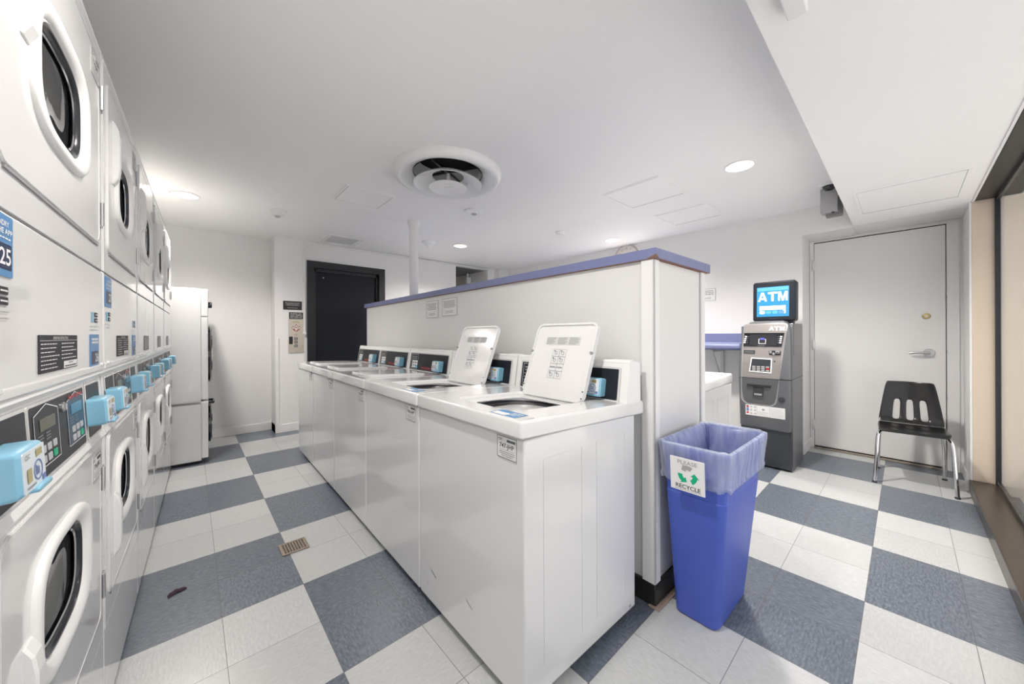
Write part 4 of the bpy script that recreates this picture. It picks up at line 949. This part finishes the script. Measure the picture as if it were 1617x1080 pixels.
q = MB(F @ Matrix.Translation((0, 0, face_z(1.03) + .008))); q.rr(.045, .128, 1.012, 1.052, 0, .008, .008, 'ink', .003); q.rr(.05, .066, 1.026, 1.05, .006, .014, .004, 'steel', .002); q.rr(.092, .122, 1.028, 1.05, .006, .014, .004, 'steel', .002); q.rr(.072, .088, 1.014, 1.034, .006, .016, .004, 'steel', .002); q.rr(.098, .116, 1.035, 1.041, .012, .0145, .002, 'ink'); q.build('card_slot', t)
q = MB(F @ Matrix.Translation((0, 0, face_z(.93) + .006))); o_ = [(-.105, .858), (.062, .852), (.068, .980), (-.088, .985)]
i_ = [(-.098, .864), (.055, .860), (.060, .972), (-.082, .976)]
q.plate(o_, [i_], 0, .006, 'lit_white'); q.add([(x, y, .002) for x, y in i_], [(0, 1, 2, 3)], 'atm_dark'); kp = q.build('keypad_recess', t)
q = MB(F @ Matrix.Translation((0, 0, face_z(.93) + .006)))
for i in range(4):
    for j in range(3): q.rr(-.08 + i * .034, -.055 + i * .034, .866 + j * .016, .878 + j * .016, .002, .009, .002, 'red_led' if (i == 3 and j == 1) else 'grey_box', .001)
q.build('keypad_keys', kp)
q = MB(F @ Matrix.Translation((0, 0, face_z(.96) + .008))); q.lathe([(.006, 0), (.005, .003)], 'ink', 12, M=Matrix.Translation((.085, .957, 0)), cap1=True); q.build('headphone_jack', t)
q = MB(F @ Matrix.Translation((0, 0, face_z(.72) + .008))); q.rr(-.122, .058, .722, .742, 0, .014, .006, 'gloss_black', .003); q.rr(-.075, .0, .640, .722, 0, .008, .006, 'ink'); q.rr(-.066, -.008, .648, .664, .006, .010, .002, 'steel'); q.build('cash_dispenser', t)
q = MB(F @ Matrix.Translation((0, 0, face_z(.62) + .002))); q.lathe([(.024, 0), (.022, .006), (.012, .008)], 'atm_dark', 24, M=Matrix.Translation((.132, .625, 0)), cap1=True); q.build('vault_lock', t)
q = MB(F @ frame((0, .505, face_z(.505) + .0065), (1, 0, 0), (0, .12, .0045))); q.quad(-.140, .155, -.048, .048, .001, 'paper')
for i in range(2):
    for j in range(3): q.ring(circ(-.095 + i * .03, -.03 + j * .03, .009, 8), circ(-.095 + i * .03, -.03 + j * .03, .005, 8), .001, .0016, 'ink_grey')
q.quad(-.132, -.114, -.034, -.018, .0016, 'red'); q.quad(-.132, -.114, -.012, .018, .0016, 'ink_blue'); q.quad(-.132, -.114, .022, .040, .0016, 'dark_red'); q.quad(-.052, -.0505, -.044, .044, .0016, 'ink_grey'); q.quad(.045, .0465, -.044, .044, .0016, 'ink_grey')
q.lines(-.046, .04, -.042, -.005, 4, .0016, 'ink_grey', .2, seed=3); q.lines(.052, .148, -.04, .036, 8, .0016, 'ink_grey', .18, seed=9); q.quad(-.012, .006, .006, .022, .0016, 'ink_grey'); tag(q.build('notice_strip', t), 'white instruction strip')
# topper
T = F @ Matrix.Translation((.055, 1.49, -.085)) @ Matrix.Rotation(-.04, 4, 'X')
q = MB(T); q.rr(-.160, .158, -.175, .185, -.11, .0, .02, 'panel_black', .012); q.box(-.14, .14, -.20, -.16, -.10, -.02, 'panel_black', .01); q.rr(-.03, .02, -.158, -.152, 0, .002, .002, 'ink'); tp = q.build('topper', t)
q = MB(T); q.rr(-.128, .112, -.135, .135, -.001, .0015, .002, 'screen'); q.quad(-.124, .108, .10, .132, .0018, 'screen_pale'); block_word(q, 'ATM', -.118, .102, .005, .088, .0021, 'screen_white')
q.quad(-.108, .088, -.075, -.038, .0022, 'screen_white'); q.quad(.068, .088, -.108, -.038, .0023, 'screen_white')
q.text('VISA', -.085, -.056, .010, .0028, 'ink_blue', True, w=.03); q.ring(circ(-.04, -.054, .009, 12), circ(-.04, -.054, .006, 12), .0024, .0028, 'ink_blue'); q.lines(-.028, -.01, -.062, -.052, 1, .0028, 'ink_blue'); q.lines(0, .05, -.06, -.052, 1, .0028, 'ink_grey'); q.add([(.064, -.048, .0028), (.064, -.062, .0028), (.076, -.055, .0028)], [(0, 1, 2)], 'ink_blue')
for k, mt in enumerate(('screen_white', 'screen_pale', 'screen_pale', 'sticker_blue')): q.prism(sup(-.086 + k * .048, -.096, .021, .014, 3, 20), .0018, .0026, mt)
tag(q.build('lit_screen', tp), 'glowing blue screen')

# ------------------------------------------------------------------ chair
cy0 = -1.378
t = thing('stacking_chair', 'black plastic chair with chrome legs in front of the white door', 'chair', (3.93, cy0, 0), .04)
# local: x toward the back of the chair (+X), y along +Y
q = MB()
def tp_(pts, r=.0115, mt='chrome', nm='leg'):
    # smooth corners by subdividing with Catmull-Rom
    P = [Vector(p) for p in pts]; out = []
    for i in range(len(P) - 1):
        p0, p1, p2, p3 = P[max(i - 1, 0)], P[i], P[i + 1], P[min(i + 2, len(P) - 1)]
        for k in range(5):
            s_ = k / 5; out.append(.5 * ((2 * p1) + (-p0 + p2) * s_ + (2 * p0 - 5 * p1 + 4 * p2 - p3) * s_ ** 2 + (-p0 + 3 * p1 - 3 * p2 + p3) * s_ ** 3))
    out.append(P[-1]); k = MB(); k.tube([tuple(p) for p in out], r, mt, 10); return k
for sy in (-1, 1):
    k = tp_([(-.235, sy * .210, .006), (-.215, sy * .200, .20), (-.200, sy * .192, .36), (-.175, sy * .180, .402), (-.13, sy * .165, .412), (-.02, sy * .16, .414)]); lg = k.build('leg', t)
    k = MB(); k.lathe([(.014, .0), (.016, .004), (.015, .010), (.010, .016)], 'dark_steel', 14, M=Matrix.Translation((-.235, sy * .210, 0)), cap0=True, cap1=True); k.build('leg_glide', lg)
    k = tp_([(.215, sy * .190, .006), (.19, sy * .185, .20), (.16, sy * .176, .36), (.13, sy * .168, .400), (.08, sy * .162, .412), (-.02, sy * .16, .414)]); lg = k.build('leg', t)
    k = MB(); k.lathe([(.014, .0), (.016, .004), (.015, .010), (.010, .016)], 'dark_steel', 14, M=Matrix.Translation((.215, sy * .190, 0)), cap0=True, cap1=True); k.build('leg_glide', lg)
# seat + back: one moulded shell as a grid following a profile, with three slots in the back
prof = [(-.235, .418), (-.225, .440), (-.19, .448), (-.10, .437), (0, .428), (.08, .430), (.120, .442), (.148, .470), (.158, .512), (.170, .566), (.182, .630), (.198, .712), (.208, .788)]
hwid = [.178, .186, .190, .192, .192, .190, .186, .184, .178, .172, .162, .150, .136]
NP = 19
def shell_pt(i, u, off=0):
    x, z = prof[i]; w = hwid[i]; y = u * w
    back = max(0, (i - 6)) / 6
    curve = (1 - u * u)
    dish = -.018 * curve if 2 <= i <= 5 else 0
    x2 = x + (.045 * curve * min(1, back * 1.5)) - .02 * min(1, back * 1.5)
    return (x2, y, z + dish)
V = []; Fc = []
us = [-1 + 2 * j / (NP - 1) for j in range(NP)]
for i in range(len(prof)):
    for u in us: V.append(shell_pt(i, u))
slots = [(2 + 2, 2 + 3), (8, 10), (13, 14)]
def is_slot(i, j): return i in (7, 8, 9) and (j in (4, 5) or j in (8, 9) or j in (12, 13))
def grid_obj(rows, name):
    me = MB(); vs = V; fs = []
    for i in rows:
        for j in range(NP - 1):
            if is_slot(i, j): continue
            a = i * NP + j; fs.append((a, a + 1, a + 1 + NP, a + NP))
    me.add(vs, fs, 'chair_black', True); o = me.build(name, t)
    bm = bmesh.new(); bm.from_mesh(o.data); bmesh.ops.delete(bm, geom=[v for v in bm.verts if not v.link_faces], context='VERTS'); bm.to_mesh(o.data); bm.free()
    s_ = o.modifiers.new('thick', 'SOLIDIFY'); s_.thickness = .009; s_.offset = 0; sb = o.modifiers.new('sub', 'SUBSURF'); sb.levels = 1; sb.render_levels = 2
    return o
grid_obj(range(0, 6), 'seat'); bk = grid_obj(range(6, 12), 'backrest')
for y in (-.062, .062):
    k = MB(); k.lathe([(.008, 0), (.006, .004), (.0001, .005)], 'chrome', 12, M=frame((.208, y, .652), (0, -1, 0), (0, 0, 1))); k.build('rivet', bk)
k = MB(); k.tube([(.0, -.16, .405), (.1, -.13, .405), (.16, -.1, .44)], .009, 'chrome', 8); k.tube([(.0, .16, .405), (.1, .13, .405), (.16, .1, .44)], .009, 'chrome', 8); k.build('back_support', t)

# ------------------------------------------------------------------ recycling bin
BT = .735
t = thing('recycling_bin', 'tall slim blue recycling bin with clear liner beside the partition end', 'recycling bin', (1.340, -.757, 0), -.02)
def bring(z, k=0.0, n=6, r=.03):
    s_ = z / BT; x0, x1 = -.185 - .048 * s_ - k, .160 + .09 * s_ + k; y0, y1 = -.085 - .058 * s_ - k, .088 + .034 * s_ + k
    return [(x, y, z) for x, y in rr_pts(x0, x1, y0, y1, r + k, n)]
q = MB(); q.loft([bring(0.0, -.008), bring(.008), bring(.30), bring(.53), bring(.533, -.003), bring(.60, -.003), bring(BT - .03), bring(BT - .028, .008), bring(BT, .008), bring(BT, .0), bring(BT - .02, -.006), bring(.4, -.006), bring(.05, -.006)], 'bin_blue', True, True); q.build('bin_body', t)
# liner: folded over the rim, wavy skirt outside and wall inside
def liner_ring(z, k, amp, ph, n=14):
    base = bring(z, k, n, .03); N = len(base); out = []
    for i, (x, y, zz) in enumerate(base):
        a = 2 * PI * i / N; d = amp * (math.sin(a * 9 + ph) + .6 * math.sin(a * 17 + ph * 2.1) + .4 * math.sin(a * 31 + ph)); L_ = math.hypot(x, y); out.append((x + x / L_ * d, y + y / L_ * d, zz + amp * 1.2 * math.sin(a * 5 + ph)))
    return out
q = MB(); q.loft([liner_ring(BT - .150, .012, .0045, 1.0), liner_ring(BT - .135, .018, .003, 1.4), liner_ring(BT - .12, .013, .002, 1.8), liner_ring(BT - .07, .014, .002, 2.2), liner_ring(BT - .02, .015, .002, 2.6), liner_ring(BT + .006, .013, .002, 2.8),
                  liner_ring(BT + .010, .002, .002, 3.0), liner_ring(BT - .005, -.012, .003, 3.2), liner_ring(BT - .08, -.020, .006, 3.6), liner_ring(BT - .20, -.03, .009, 4.2), liner_ring(BT - .40, -.035, .011, 4.9), liner_ring(BT - .62, -.035, .012, 5.2)], 'liner', False, True)
tag(q.build('bin_liner', t), 'translucent plastic liner folded over the rim')
q = MB(frame((-.228, .0, 0), (0, -1, 0), (-.065, 0, 1))); z = .0130
R = .0; q.M = q.M @ Matrix.Translation((.012, .0, 0))
q.rr(-.068, .064, .572, .706, .010, .0125, .002, 'paper'); q.text('PLEASE', 0, .689, .0155, z, 'print_grey', True, w=.075); q.text('RECYCLE', .0, .591, .0165, z, 'ink', True, w=.095)
for k in range(3):
    a0 = PI / 2 + k * 2 * PI / 3; c = (0, .641)
    def P_(a, r): return (c[0] + r * math.cos(a), c[1] + r * math.sin(a), z)
    vs = [P_(a0 - .55 + .18 * j, .038) for j in range(6)] + [P_(a0 - .55 + .18 * j, .020) for j in range(5, -1, -1)]
    mt = 'green' if k == 1 or k == 2 else 'print_grey'
    q.add(vs, [tuple(range(12))], mt); q.add([P_(a0 + .35, .046), P_(a0 + .35, .012), P_(a0 + .95, .029)], [(0, 1, 2)], mt)
q.lines(-.05, .055, .576, .580, 1, z, 'ink_grey', .4); tag(q.build('recycle_label', t), 'white sticker with green recycling arrows')
